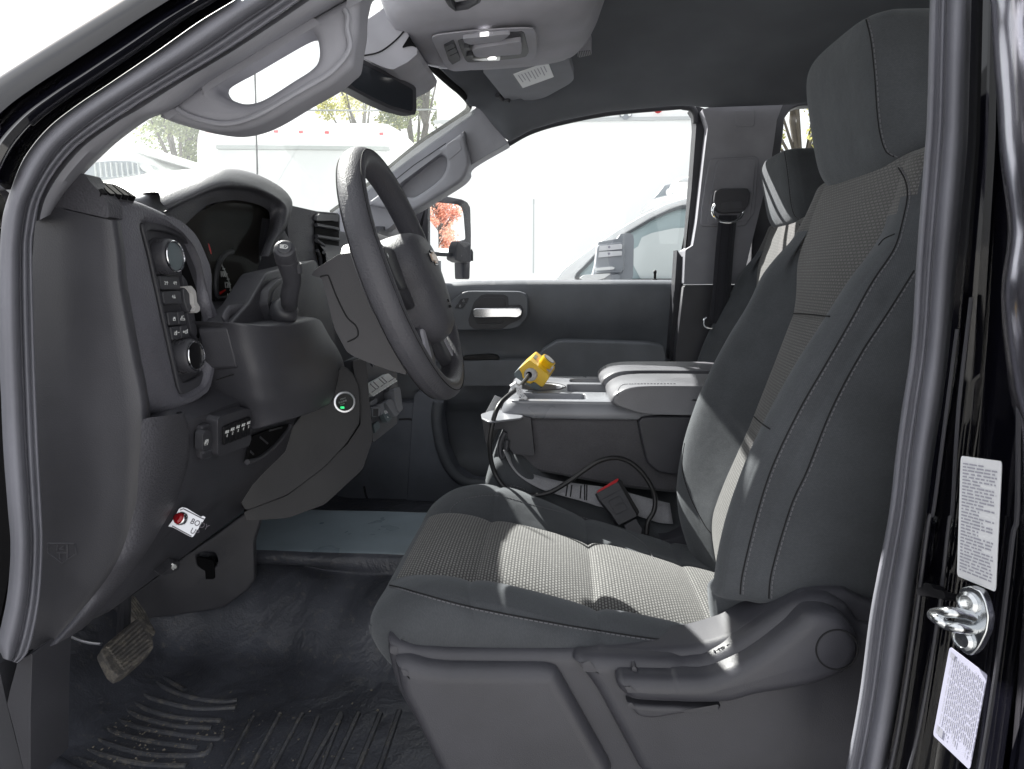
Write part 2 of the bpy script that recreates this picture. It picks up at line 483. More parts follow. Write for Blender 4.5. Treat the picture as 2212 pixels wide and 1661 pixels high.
M['footm'] = plastic('footwell plastic', (.30, .32, .35), .5, 900, .2)
M['kneem'] = plastic('knee panel plastic', (.032, .032, .035), .55, 700, .25)
M['redd'] = plain('dark red lens', (.30, .006, .012), .2)
M['padm'] = plastic('padded switch surround', (.19, .188, .205), .45, 420, .5, .6, .0010)
SUN_AZ_DEG, SUN_EL_DEG, SUN_STR, SKY_STR, CLOUD = 46.0, 41.0, 14.0, 0.15, 9.3
# ================================================================== CAB SHELL
def interp(x, tab):
    if x <= tab[0][0]: return tab[0][1]
    for (a, b), (c, d) in zip(tab, tab[1:]):
        if x <= c: return b + (d - b) * (x - a) / (c - a)
    return tab[-1][1]
def sst(x, a, b):
    t = min(1, max(0, (x - a) / (b - a))); return t * t * (3 - 2 * t)
cab = thing('truck_cab', P(1000, 1661, .9), 'dark grey crew cab interior of a black pickup seen through the open driver doorway', 'truck cab')

def band(name, outer, inner, prof, mat, parent, n=70, Y=.62, **k):
    """strip between two picture lines; prof: list of (fraction across, depth towards the viewer)"""
    a, b = resamp(spl(outer, 6), n), resamp(spl(inner, 6), n)
    rows = []
    for p, q in zip(a, b):
        rows.append([P(*lerp(p, q, t), Y - h) for t, h in prof])
    return grid(name, rows, mat, parent, **k)

# --- near doorway: seal, pillar paint, pillar trim
sealO = cA((1560, -60), (1480, 0), (1250, 140), (980, 330), (700, 520), (490, 660), (300, 810), (150, 1000), (60, 1220), (10, 1420)) + \
        cD((-12, 300), (-5, 700), (5, 900), (20, 1250), (48, 1620)) + cG((66, 250), (48, 540), (5, 760), (-20, 860), (20, 960))
sealI = cA((2010, -70), (1900, 0), (1700, 140), (1430, 320), (1130, 500), (900, 640), (640, 810), (480, 930), (345, 1090), (255, 1260), (215, 1450)) + \
        cD((204, 0), (215, 500), (228, 900), (245, 1300), (262, 1620)) + cG((271, 250), (248, 600), (185, 900), (110, 990))
SP = [(0, -.005), (.0, .012), (.03, .022), (.12, .031), (.25, .036), (.4, .034), (.52, .026), (.60, .012), (.64, .006), (.68, .010), (.74, .016), (.80, .014), (.85, .006), (.88, .004), (.91, .008), (.96, .008), (1, -.002), (1, -.03)]
band('door_seal', sealO, sealI, SP, M['seal'], cab, n=120, label='grey rubber seal around the front of the driver doorway', ang=180)
skyL = cA((900, -90), (770, 0), (560, 130), (300, 290), (0, 480), (-200, 620), (-420, 800))
sealO2 = cA((1560, -60), (1480, 0), (1250, 140), (980, 330), (700, 520), (490, 660), (300, 810), (150, 1000), (60, 1220))
band('pillar_paint', skyL, sealO2, [(0, -.03), (.0, .0), (.04, .004), (.15, .008), (.30, .010), (.42, .010), (.46, .004), (.48, -.004), (.52, -.006), (.56, .002), (.60, .012), (.68, .018), (.78, .014), (.86, -.004), (.90, -.018), (.95, -.022), (1.0, -.018)],
     M['gloss'], cab, n=60, Y=.585, label='gloss black outer windscreen pillar', ang=60)
# dark gap left of the lower seal (inside of the open front door / fender edge)
ybox('fender_edge', [(-60, 560), (12, 600), (-2, 820), (8, 960), (22, 1100), (20, 1240), (2, 1330), (-60, 1400)], .66, .80, M['hole'], cab)
ybox('sill_trim', fil(cG((205, 925), (112, 978), (60, 1170), (44, 1250), (90, 1420), (170, 1760), (192, 1760), (192, 1300)), .12), .640, .70, M['plas'], cab, bevel=.006, seg=4)
ybox('sill_trim', cG((-160, 900), (-10, 1000), (44, 1252), (172, 1760), (-160, 1760)), .652, .70, M['plasd'], cab)
tube('mat_edge', [PZ(x, y, -.745) for x, y in spl(cG((200, 1420), (215, 1500), (270, 1580), (420, 1690), (600, 1790)), 6)], .014, M['mat'], cab, n=12, ang=180)

# pillar trim strip and its grab handle
trimI = cA((2330, -90), (2200, 0), (2130, 40), (1900, 175), (1620, 345), (1340, 520), (1120, 690), (980, 735), (900, 780), (740, 900), (620, 1010), (530, 1100), (420, 1220), (330, 1350))
trimO = cA((2010, -70), (1900, 0), (1700, 140), (1430, 320), (1130, 500), (900, 640), (640, 810), (480, 930), (345, 1090), (255, 1260), (230, 1400))
band('windscreen_pillar_trim', trimO, trimI, [(0, -.03), (0, .0), (.2, .004), (.5, .0), (.8, -.02), (1, -.05), (1.0, -.075)], M['trimg'], cab, n=70, Y=.64,
     label='grey trim of the driver side windscreen pillar', ang=60)
hO = spl(cA((985, 728), (1100, 762), (1250, 800), (1420, 822), (1560, 800), (1700, 742), (1900, 622), (2080, 520), (2170, 445), (2215, 400)) + cB((178, 300), (200, 170), (203, 60), (215, -10), (230, -80)), 5) + \
     cA((2330, -110), (2130, 0), (1900, 130), (1620, 300), (1300, 490), (1120, 620))
hH = spl(cA((1336, 528), (1352, 492), (1430, 445), (1500, 408), (1700, 290), (1850, 204), (1920, 178), (1965, 192), (1992, 250), (2000, 325), (1985, 388), (1930, 440), (1850, 490), (1680, 598), (1590, 636), (1510, 640), (1430, 612), (1362, 572)), 4, True)
gh = holeplate('grab_handle', [P(x, y, .675) for x, y in hO], [[P(x, y, .675) for x, y in hH]], (0, -1, 0), .035, M['trimg'], cab, bevel=.011, label='grey grab handle on the driver side windscreen pillar')
# padded lower rim of the handle
rim = cA((1120, 688), (1180, 725), (1300, 765), (1420, 782), (1540, 762), (1680, 702), (1880, 585), (2060, 480), (2150, 400), (2212, 300)) + cB((140, 180), (145, 110), (125, 60))
tube('handle_moulding', [P(x, y, .673) for x, y in spl(rim, 6)], .0028, M['trimg'], gh, n=8)

# --- passenger side: windscreen pillar trim with grab handle
pO = cB((975, 640), (940, 690), (840, 752), (590, 918), (360, 1105), (230, 1208), (60, 1332), (-60, 1420))
pI = cB((1160, 905), (930, 1040), (905, 1105), (860, 1155), (740, 1232), (640, 1292), (560, 1340), (490, 1372), (410, 1440), (320, 1500), (250, 1560), (120, 1659))
pl = spl(pO, 5) + spl(list(reversed(pI)), 5)
ybox('windscreen_pillar_trim', pl, 2.13, 2.20, M['trimg'], cab, bevel=.012, label='grey trim of the passenger side windscreen pillar')
ph = spl(cB((878, 822), (890, 900), (910, 1000), (905, 1060), (862, 1140), (740, 1222), (640, 1285), (560, 1330), (500, 1345), (470, 1330)), 5) + cB((250, 1290), (420, 1165), (640, 1002), (770, 905))
pr = spl(cB((462, 1198), (480, 1160), (580, 1078), (690, 992), (735, 975), (764, 1000), (766, 1050), (742, 1108), (690, 1160), (590, 1230), (540, 1245), (490, 1232)), 4, True)
gh2 = holeplate('grab_handle', [P(x, y, 2.09) for x, y in ph], [[P(x, y, 2.09) for x, y in pr]], (0, -1, 0), .045, M['trimg'], cab, bevel=.012, label='grey grab handle on the passenger side windscreen pillar')
ybox('screw_cover', fil(cB((768, 912), (820, 880), (855, 890), (862, 946), (782, 1012), (768, 980)), .15), 2.0885, 2.095, M['trimg'], gh2, bevel=.001)
tube('seam', [P(x, y, 2.0885) for x, y in cB((390, 1180), (560, 1045), (765, 905))], .0012, M['threadd'], gh2, n=5)

# --- header line of the windscreen and the headliner
hd = [PZ(*p, z) for p, z in zip(cB((430, 0), (480, 100), (545, 215), (620, 330), (750, 470), (860, 570), (915, 635)), (.535, .532, .528, .524, .515, .505, .498))]
hdt = sorted([(p.y, p.x) for p in hd] + [(2.13, hd[-1].x + .02)])
YM = 1.47
def xhead(y):
    return interp(y if y > YM else 2 * YM - y, hdt)
wt = [P(x, y, 2.13) for x, y in cB((965, 665), (1060, 790), (1160, 900), (1300, 822), (1500, 762), (1800, 704), (2212, 668)) + cC((80, 668), (200, 680), (400, 672), (640, 664), (900, 655), (1300, 640))]
wtt = [(p.x, p.z - ZC) for p in wt] + [(1.6, wt[-1].z - ZC)]
ZT = [(.60, .40), (.64, .45), (.70, .50), (.82, .545), (1.0, .57), (1.47, .585), (1.75, .578), (1.92, .560), (2.02, .538), (2.08, .518), (2.13, .498)]
rows = []
YS = [.60, .62, .64, .67, .7, .76, .82, .9, 1, 1.15, 1.3, 1.47, 1.6, 1.7, 1.76, 1.8, 1.84, 1.87, 1.9, 1.93, 1.96, 2.0, 2.04, 2.07, 2.09, 2.11, 2.122, 2.13]
NXH = 70
for y in YS:
    r = []
    x0 = xhead(y) - .0
    for i in range(NXH + 1):
        x = x0 + (1.55 - x0) * (i / NXH) ** 1.3
        z = interp(y, ZT)
        w = sst(y, 2.02, 2.13)
        z = z * (1 - w) + w * interp(x, wtt) if y > 2.02 else z
        z -= .05 * (1 - sst(x, x0, x0 + .10)) * (1 - w)
        z += .026 * sst(x, .04, .10) * (1 - sst(y, 1.82, 1.93)) * (1 - sst(x, .34, .46)) * sst(y, .85, 1.0)
        r.append(Vector((x, y, ZC + z)))
    rows.append(r)
hl = grid('headliner', rows, M['head'], cab, ang=180, label='charcoal cloth roof lining')
md = hl.modifiers.new('solid', 'SOLIDIFY'); md.thickness = .02; md.offset = 1
grid('roof_skin', [[Vector((x, y, ZC + interp(y, ZT) + .045)) for x in (xhead(y) - .03, .3, 1.6)] for y in YS], M['gloss'], cab)
# dark bonded border of the windscreen along the header
wbp = [PZ(*q, .492) for q in cB((590, 350), (700, 445), (800, 535), (860, 585))]
wbp += [P(*q, 2.10) for q in cB((908, 645),)] + [P(*q, 2.14) for q in cB((905, 690), (865, 728), (760, 800), (590, 915), (360, 1102), (200, 1228), (40, 1345))]
tube('windscreen_border', [Vector(p) for p in spl([tuple(p) for p in wbp], 4)], .009, M['hole'], cab, n=8, label='black edge seal of the windscreen')

# --- roof console (pod) with the map lamps
pod = thing('overhead_console', PZ(1020, 120, .45), 'grey overhead console with two lit map lamps and a sunglasses holder', 'overhead console')
ZP = .455
py0 = [(.0, .0), (.25, .35)]
prow = []
pc = PZ(1030, 115, ZP)
for (sx, sz) in ((0.02, .0), (.4, .0), (.75, .003), (.93, .012), (1.0, .03), (1.06, .06), (1.12, .105)):
    ring = []
    for k in range(48):
        t = 2 * math.pi * k / 48
        c_, s_ = math.cos(t), math.sin(t)
        ex = (abs(c_) ** .55) * (1 if c_ > 0 else -1); ey = (abs(s_) ** .55) * (1 if s_ > 0 else -1)
        hx = .20 if c_ > 0 else .19
        x = pc.x + .03 + ex * hx * sx * (1.0 + (.25 if c_ > 0 else 0) * (sx - .9 if sx > .9 else 0)); y = YM + ey * .20 * sx
        ring.append(Vector((x, y, ZC + ZP + sz + .05 * max(0, (x - pc.x)))))
    prow.append(ring)
grid('housing', prow, M['pod'], pod, close=True, ang=180)
PB = Pl(PZ(930, 75, ZP - .004), PZ(1160, 65, ZP - .004), PZ(1020, 155, ZP - .004))
bz = fil(cB((672, 226), (940, 195), (1240, 178), (1318, 182), (1335, 215), (1338, 330), (1322, 378), (1270, 402), (830, 456), (770, 438), (725, 365), (685, 280)), .3)
bzo = plate('bezel', PB, bz, .003, M['pod'], pod, bevel=.003)
plate('tray', PB, fil(cB((835, 250), (1240, 198), (1262, 210), (1290, 330), (1270, 365), (905, 400), (880, 375), (850, 300)), .25), .0042, M['plas'], pod, bevel=.002)
plate('lid', PB, fil(cB((925, 312), (1235, 262), (1244, 275), (1244, 330), (1235, 345), (965, 366), (945, 355)), .25), .013, M['pod'], pod, bevel=.004)
plate('lid', PB, fil(cB((870, 245), (930, 240), (1180, 212), (1120, 262), (920, 285), (880, 270)), .2), .010, M['pod'], pod, bevel=.003)
plate('switch_panel', PB, fil(cB((750, 290), (815, 262), (858, 380), (805, 410), (780, 380)), .12), .006, M['plasd'], pod, bevel=.002)
for q in (((760, 296), (812, 270), (822, 298), (770, 322)), ((772, 326), (824, 302), (836, 330), (785, 352)), ((786, 356), (838, 333), (850, 372), (806, 400))):
    plate('button', PB, fil(cB(*q), .1), .009, M['plasd'], pod, bevel=.0012)
for q in (((878, 300), (915, 296), (920, 318), (884, 324)), ((893, 355), (932, 348), (940, 370), (905, 376))):
    plate('button', PB, fil(cB(*q), .15), .011, M['plasd'], pod, bevel=.002)
lampm = plain('map lamp lens', (.9, .9, .9), .3, emit=((1, .98, .95), 2.2)); lampr = plain('lamp reflector', (.75, .75, .76), .3, .6)
for q, c in ((((918, 240), (1060, 218), (1072, 222), (1072, 248), (930, 256)), ((975, 232), (1035, 222), (1040, 240), (985, 246))),
             (((930, 378), (1100, 358), (1108, 364), (1104, 384), (1000, 386)), ((1025, 372), (1080, 364), (1085, 376), (1035, 380)))):
    l = plate('map_lamp', PB, cB(*q), .008, lampr, pod, bevel=.001)
    plate('bulb', PB, fil(cB(*c), .3), .0095, lampm, l, bevel=.001)
tube('glasses_latch', [PZ(x, y, ZP - .004) for x, y in cB((770, -30), (800, 20), (825, 42), (900, 30), (960, -5), (975, -40))], .007, M['plas'], pod)

# --- passenger sun visor with its warning label
vis = thing('sun_visor', PZ(1140, 160, .50), 'grey passenger sun visor folded up against the roof lining', 'sun visor')
PV = Pl(PZ(1045, 160, .482), PZ(1235, 160, .482), P(1150, 212, 2.03))
vo = fil(cB((985, 440), (1050, 520), (1105, 588), (1140, 632), (1165, 640), (1235, 622), (1262, 636), (1300, 638), (1390, 618), (1540, 535), (1572, 505), (1572, 470), (1545, 380), (1515, 300), (1300, 330)), .25)
plate('visor_panel', PV, vo, .0, M['visor'], vis, bevel=.007, back=.018)
lab = plate('warning_label', PV, cB((1190, 470), (1408, 391), (1446, 486), (1250, 557)), .0012, M['label'], vis)
inkg = []
for k in range(9):
    t = .08 + k * .10
    a0, a1 = lerp((1200, 478), (1402, 405), t), lerp((1250, 548), (1436, 482), t)
    e = random.uniform(.55, .95)
    a, b = lerp(a0, a1, .06), lerp(a0, a1, e)
    w = (6, -2)
    pts = [PV.hit(*q, .0018) for q in cB(a, (a[0] + w[0], a[1] + w[1]), (b[0] + w[0], b[1] + w[1]), b)]
    inkg.append((pts, [(0, 1, 2, 3)]))
v, f = merge(inkg); mobj('print', v, f, M['ink'], lab)
tube('pivot_arm', [PZ(*cB((1090, 600))[0], .50), PZ(*cB((1125, 625))[0], .497), PZ(*cB((1165, 632))[0], .492)], .007, M['plasd'], vis)
# ribbed clip on the roof
PC = Pl(PZ(1250, 120, .53), PZ(1280, 120, .53), PZ(1260, 110, .53))
cl = plate('visor_clip', PC, fil(cB((1590, 326), (1680, 318), (1686, 348), (1598, 366)), .2), .006, M['pod'], cab, bevel=.003, back=.03)
v, f = merge([tube_geo([PC.hit(*cB((1596 + k * 11, 326 - k))[0], .007), PC.hit(*cB((1603 + k * 11, 360 - k * 2))[0], .007)], .0012, 5) for k in range(8)])
mobj('rib', v, f, M['plasd'], cl)

# --- passenger centre pillar, belt adjuster
bp = fil(cC((178, 690), (245, 672), (700, 640), (700, 760), (640, 880), (620, 1100), (560, 1659), (540, 1760), (95, 1760), (100, 1659), (145, 1400), (190, 1000), (214, 800)), .08)
up = [(x, y) for x, y in bp]
upper = fil(cC((178, 690), (245, 672), (690, 655), (650, 760), (632, 900), (600, 1100)) + cF((480, 0), (430, 215), (62, 218), (72, 0)) + cC((120, 1550), (145, 1400), (190, 1000), (214, 800)), .06)
ybox('centre_pillar_trim', upper, 2.15, 2.26, M['trimg'], cab, bevel=.02, seg=3, label='grey trim of the passenger side centre pillar, upper half')
ybox('centre_pillar_trim', fil(cF((62, 224), (430, 220), (330, 760), (330, 1000), (0, 1000), (10, 640), (40, 420)), .06), 2.15, 2.26, M['plas'], cab, bevel=.015, label='dark lower half of the passenger side centre pillar')
ad = ybox('belt_adjuster', fil(cC((225, 1000), (540, 985), (512, 1340), (450, 1428), (165, 1432), (175, 1300)), .12), 2.142, 2.155, M['trimg'], cab, bevel=.004)
ybox('slide', fil(cC((272, 1012), (520, 1000), (482, 1392), (205, 1420)), .08), 2.136, 2.145, M['trimg'], ad, bevel=.003)
ybox('cap', fil(cC((390, 695), (512, 690), (512, 780), (500, 800), (400, 800), (388, 780)), .15), 2.1475, 2.152, M['trimg'], cab, bevel=.002)

# --- rear side, back wall, firewall, floor
rd = thing('rear_passenger_door', P(1850, 600, 2.24), 'rear passenger door with a small strip of window beside the front headrest', 'truck door')
holeplate('door_panel', [P(x, y, 2.24) for x, y in fil([(1640, 215), (2320, 215), (2320, 1000), (1600, 1000)], .05)],
          [[P(x, y, 2.24) for x, y in fil(cC((672, 1000), (690, 860), (700, 745), (740, 690), (800, 666), (1300, 640), (1500, 640), (1500, 1500), (640, 1500)), .15)]], (0, -1, 0), .05, M['plasd'], rd, bevel=.006)
mobj('window_glass', [P(*p, 2.265) for p in [(1660, 215), (2300, 215), (2300, 700), (1640, 700)]], [(0, 1, 2, 3)], M['glass'], rd)
def box(name, lo, hi, mat, parent=None, **k):
    (a, b, c), (d, e, f) = lo, hi
    v = [Vector(q) for q in ((a, b, c), (d, b, c), (d, e, c), (a, e, c), (a, b, f), (d, b, f), (d, e, f), (a, e, f))]
    return mobj(name, v, [(0, 1, 2, 3), (4, 5, 6, 7), (0, 1, 5, 4), (1, 2, 6, 5), (2, 3, 7, 6), (3, 0, 4, 7)], mat, parent, **k)
FZ = ZC - .75
box('back_wall', (1.5, .62, FZ), (1.56, 2.3, ZC + .02), M['head'], cab)
box('firewall', (-1.2, .66, FZ - .1), (-1.12, 2.3, ZC + .02), M['rub'], cab)
box('underbody', (-1.25, .5, FZ - .12), (1.6, 2.32, FZ - .03), M['rub'], cab)
box('front_body', (-3.3, .52, .7), (-1.26, 2.42, 1.38), M['gloss'], cab, bevel=.08, seg=3, label='black bonnet and wings of the truck')
box('rear_body', (1.58, .5, .7), (4.6, 2.44, 2.14), M['gloss'], cab, bevel=.05, seg=3, label='black rear cab and load body of the truck')
box('open_front_door', (-.92, -.5, .62), (-.80, .52, 1.50), M['gloss'], cab, bevel=.02, label='driver door swung wide open beyond the left edge')
rdn = thing('rear_door', (1.0, .52, .7), 'closed gloss black rear door just behind the driver side centre pillar', 'truck door')
box('door_skin', (.37, .455, .62), (1.6, .575, 1.64), M['gloss'], rdn, bevel=.015)
box('window_frame', (.37, .47, 1.63), (.50, .585, 2.06), M['gloss'], rdn, bevel=.01)
mobj('window_glass', [Vector(q) for q in ((.49, .52, 1.63), (1.6, .52, 1.63), (1.6, .54, 2.06), (.49, .54, 2.06))], [(0, 1, 2, 3)], M['glass'], rdn)
box('roof_rail', (-.15, .53, 2.05), (1.62, .63, 2.17), M['gloss'], cab, bevel=.02)
# vinyl floor: flat well, tunnel side, stepped ledge and tunnel top
frow = []
sec = [(.60, .0), (.66, .0), (.9, .0), (1.10, .0), (1.14, .002), (1.165, .010), (1.185, .035), (1.215, .09), (1.25, .130), (1.285, .140), (1.296, .145), (1.300, .155), (1.302, .178), (1.310, .186), (1.33, .187), (1.4, .187), (1.5, .187), (1.56, .185), (1.62, .17), (1.7, .05), (1.74, .0), (2.3, .0)]
xs = [-1.12, -.95, -.85, -.8, -.75, -.7, -.66, -.62, -.58, -.54, -.5, -.46, -.42, -.38, -.34, -.3, -.26, -.22, -.18, -.14, -.1, -.05, 0, .1, .3, .6, 1.0, 1.5]
for x in xs:
    r = []
    for y, z in sec:
        rise = .30 * sst(-x, .72, 1.12)
        wob = .006 * math.sin(x * 23 + y * 31) * (1 if 1.15 < y < 1.29 else .15) + .004 * math.sin(x * 61 - y * 17) * (1 if 1.15 < y < 1.29 else 0)
        yy = y + (.05 * sst(-x, .30, .62) if 1.1 < y < 1.3 else 0) - .012 * sst(x, -.45, -.1) * (1 if 1.29 < y < 1.34 else 0)
        r.append(Vector((x, yy, FZ + z + rise * (1 if z < .1 else .4) + wob)))
    frow.append(r)
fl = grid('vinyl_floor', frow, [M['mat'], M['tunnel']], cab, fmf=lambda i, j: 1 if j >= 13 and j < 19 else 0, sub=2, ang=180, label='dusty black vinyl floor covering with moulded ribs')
# moulded ribs of the mat (curved set under the pedal, straight set by the seat)
def fp(*pts): return [PZ(x, y, -.7485) for x, y in cG(*pts)]
ribs = []
for q in (((975, 1060), (1080, 1110), (1170, 1165)), ((940, 1085), (1060, 1155), (1220, 1210), (1400, 1235), (1500, 1225)), ((800, 1120), (900, 1190), (1050, 1240), (1250, 1280), (1490, 1270)),
          ((640, 1140), (760, 1200), (950, 1290), (1150, 1340), (1400, 1355)), ((555, 1170), (700, 1245), (900, 1335), (1120, 1390), (1340, 1400)),
          ((480, 1230), (640, 1305), (840, 1385), (1050, 1430), (1360, 1470), (1400, 1430)), ((420, 1320), (560, 1375), (760, 1440), (980, 1490), (1250, 1525)),
          ((400, 1400), (520, 1440), (740, 1520), (960, 1570), (1270, 1570), (1330, 1510)), ((330, 1480), (520, 1530), (720, 1590), (930, 1630), (1180, 1640)), ((380, 1560), (560, 1620), (700, 1680))):
    ribs.append(tube_geo([Vector(p) for p in spl([tuple(a) for a in fp(*q)], 8)], .0046, 8))
for a, b in (((1600, 1330), (1400, 1700)), ((1770, 1310), (1560, 1700)), ((1910, 1310), (1700, 1700)), ((2010, 1330), (1860, 1700)), ((2160, 1320), (2010, 1700))):
    ribs.append(tube_geo([Vector(p) for p in spl([tuple(c) for c in fp(a, lerp(a, b, .5), b)], 6)], .0042, 6))
for a, b in (((100, 1310), (-120, 1700)), ((210, 1310), (30, 1700)), ((350, 1310), (190, 1700)), ((470, 1290), (330, 1700))):
    ribs.append(tube_geo([PZ(x, y, -.7485) for x, y in spl(cH(a, lerp(a, b, .5), b), 6)], .0055, 6))
v, f = merge(ribs); mobj('rib_pattern', v, f, M['matd'], fl)
# close-out panel between dash and tunnel
cp = holeplate('closeout_panel', [P(x, y, 1.20) for x, y in fil(cG((700, 640), (860, 545), (1010, 440), (1130, 355), (1330, 225), (1600, 30), (1640, 40), (1560, 300), (1568, 540), (1520, 605), (1380, 700), (1300, 714), (980, 728), (800, 735)), .1)],
               [[P(x, y, 1.20) for x, y in fil(cG((1200, 350), (1260, 335), (1320, 345), (1338, 400), (1320, 440), (1250, 448), (1210, 420)), .3)]], (.2, -1, 0), .02, M['plas'], cab, bevel=.004)
ybox('closeout_void', fil(cG((1185, 340), (1260, 320), (1350, 340), (1355, 460), (1180, 460)), .1), 1.235, 1.24, M['hole'], cp)

box('kick_panel', (-1.2, 2.285, FZ - .1), (-.40, 2.33, ZC + .05), M['footm'], cab)
tube('panel_outline', [P(x, y, 2.20) for x, y in spl([(862, 906), (888, 906), (898, 918), (900, 960), (899, 1075), (888, 1094), (820, 1096), (795, 1080), (786, 1050)], 6)], .004, M['plas'], cab, n=6)
ybox('footwell_panel', [(700, 870), (905, 870), (905, 1140), (640, 1140)], 2.2, 2.28, M['footm'], cab)
box('rocker', (-1.2, 2.27, FZ - .1), (1.5, 2.34, FZ + .02), M['plasd'], cab)
# ribbed sill step by the rear door
st = []
for k in range(14):
    x = .30 + k * .0
sl = grid('rear_sill_step', [[Vector((.20 + i * .0025, y, FZ + .02 + .006 * abs(math.sin(i * .42)))) for i in range(320)] for y in (.60, .66, .74)], M['plas'], cab, ang=180)

rg = random.Random(21); v = []; f = []
for i in range(330):
    if rg.random() < .7: q = lerp((560, 1330), (1750, 1640), 0); q = (rg.gauss(1050, 330), rg.gauss(1480, 120))
    else: q = (rg.uniform(300, 2400), rg.uniform(1150, 1700))
    if q[1] < 1120 or q[0] < 250: continue
    p = PZ(*cG(q)[0], -.7455); s = rg.choice([.0007, .0009, .0012, .0016, .0024]) * rg.uniform(.6, 1.3)
    n0 = len(v); k = rg.randint(4, 6); a0 = rg.random() * 6
    if p.y > 1.12: continue
    for j in range(k):
        a_ = a0 + 6.283 * j / k; v.append(p + Vector((math.cos(a_) * s * rg.uniform(.5, 1.2), math.sin(a_) * s * rg.uniform(.5, 1.6), rg.uniform(0, .0015))))
    f.append(tuple(range(n0, n0 + k)))
gr_ = mobj('grit', v, f, plain('pale grit', (.30, .27, .22), .9), None, smooth=False)
setup(gr_, 'scattered pale grit and dried mud crumbs on the floor ribs', None, None, 'stuff')
# --- driver side centre pillar: seal, gloss jamb, labels, striker
bO = cC((1622, -60), (1616, 0), (1600, 700), (1580, 1000), (1532, 1640)) + cF((1500, 600), (1440, 1000), (1400, 1300), (1360, 1650)) + cI((1290, 400), (1235, 700), (1170, 1200), (1085, 1659), (1060, 1760))
bI = cC((1882, -60), (1880, 0), (1862, 700), (1848, 1000), (1790, 1640)) + cF((1742, 600), (1692, 1000), (1642, 1300), (1598, 1650)) + cI((1530, 480), (1490, 780), (1420, 1250), (1345, 1659), (1325, 1760))
SP2 = [(0, -.05), (0, -.004), (.03, .004), (.10, .010), (.17, .008), (.22, .000), (.27, .001), (.31, .007), (.36, .006), (.40, -.002), (.46, .008), (.56, .017), (.68, .021), (.80, .018), (.92, .008), (1, -.006), (1, -.03)]
band('centre_pillar_seal', bO, bI, SP2, M['seal'], cab, n=80, label='grey rubber seal along the driver side centre pillar', ang=180)
jp0 = lambda t: lerp(bI[0], bI[-1], t)
jin = resamp(spl(bI, 6), 60)
jout = resamp([(2290, -60), (2290, 700), (2270, 1200), (2200, 1761)], 60)
JP = [(0, .60), (.06, .60), (.09, .592), (.13, .600), (.22, .598), (.27, .586), (.30, .578), (.34, .586), (.40, .582), (.55, .560), (.70, .536), (.80, .522), (.84, .510), (.87, .515), (.93, .49), (1, .455)]
rows = []
for p, q in zip(jin, jout):
    rows.append([P(*lerp(p, q, t), y) for t, y in JP])
grid('pillar_jamb', rows, M['gloss'], cab, ang=60, label='gloss black door jamb of the driver side centre pillar')
# thin flange lines
def jl(pts, Y, r, mat, nm):
    return tube(nm, [P(x, y, Y) for x, y in spl(pts, 6)], r, mat, cab, n=6)
jl(cF((1790, 500), (1700, 1200), (1640, 1650)) + cI((1610, 100), (1530, 700), (1430, 1350), (1360, 1700)), .595, .0016, M['plas'], 'jamb_flange')
jl(cF((1880, 300), (1800, 1000), (1760, 1650)) + cI((1740, 100), (1670, 700), (1560, 1350), (1470, 1720)), .578, .0016, M['plas'], 'jamb_flange')
jl(cF((2180, 900), (2170, 1650)) + cI((2140, 200), (2070, 800), (1990, 1350), (1930, 1720)), .505, .0018, M['plas'], 'jamb_flange')
# rear door edge, its sky reflection put into the pale material
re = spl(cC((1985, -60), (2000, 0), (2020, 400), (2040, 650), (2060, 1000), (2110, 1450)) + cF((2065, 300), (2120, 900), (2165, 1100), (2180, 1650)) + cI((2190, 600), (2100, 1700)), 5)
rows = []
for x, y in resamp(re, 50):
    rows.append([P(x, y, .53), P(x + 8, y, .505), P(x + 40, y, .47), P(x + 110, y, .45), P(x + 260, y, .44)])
grid('rear_door_edge', rows, M['edge'], cab, ang=180, label='bright edge of the closed rear door catching the sky')  # the sky sheen is painted by the pale edge material
PJ = Pl(P(1975, 1000, .572), P(1880, 1640, .572), P(2180, 1000, .505))
def jlabel(nm, q, mat, t, lab, lines, inkm, vert=False):
    o = plate(nm, PJ, fil(q, .05), t, mat, cab, back=-.0005, label=lab)
    A, B, C, D = q; g = []
    for a, b, s0, s1 in lines:
        def at(u, v): return lerp(lerp(A, B, u), lerp(D, C, u), v)
        if not vert: c4 = [at(s0, a), at(s1, a), at(s1, b), at(s0, b)]
        else: c4 = [at(a, s0), at(b, s0), at(b, s1), at(a, s1)]
        g.append(([PJ.hit(x, y, t + .0006) for x, y in c4], [(0, 1, 2, 3)]))
    v, f = merge(g); mobj('print', v, f, inkm, o)
q1 = cF((1812, 1300), (2072, 1335)) + cI((2032, 540), (1788, 438))
random.seed(3)
L1 = []
y = .055
while y < .93:
    x = .06
    e = random.choice([.5, .6, .88, .9, .85])
    while x < e:
        w = random.uniform(.04, .2); L1.append((y, y + .012, x, min(x + w, e))); x += w + random.uniform(.015, .05)
    y += .0265
jlabel('information_label', q1, M['label'], .0012, 'white printed information label above the striker', L1, M['ink'])
q2 = cI((1742, 885), (1980, 1065), (1868, 1665), (1636, 1445))
L2 = []
x = .10
while x < .93:
    y = random.uniform(.05, .1)
    e = random.uniform(.75, .95)
    while y < e:
        w = random.uniform(.03, .12); L2.append((x, x + .022, y, min(y + w, e))); y += w + random.uniform(.008, .03)
    x += .048
L2 += [(.05, .17, .04, .10), (.06, .22, .86, .95)]
jlabel('tyre_label', q2, M['labelg'], .0012, 'lilac grey tyre and load label below the striker', L2, M['ink'], True)
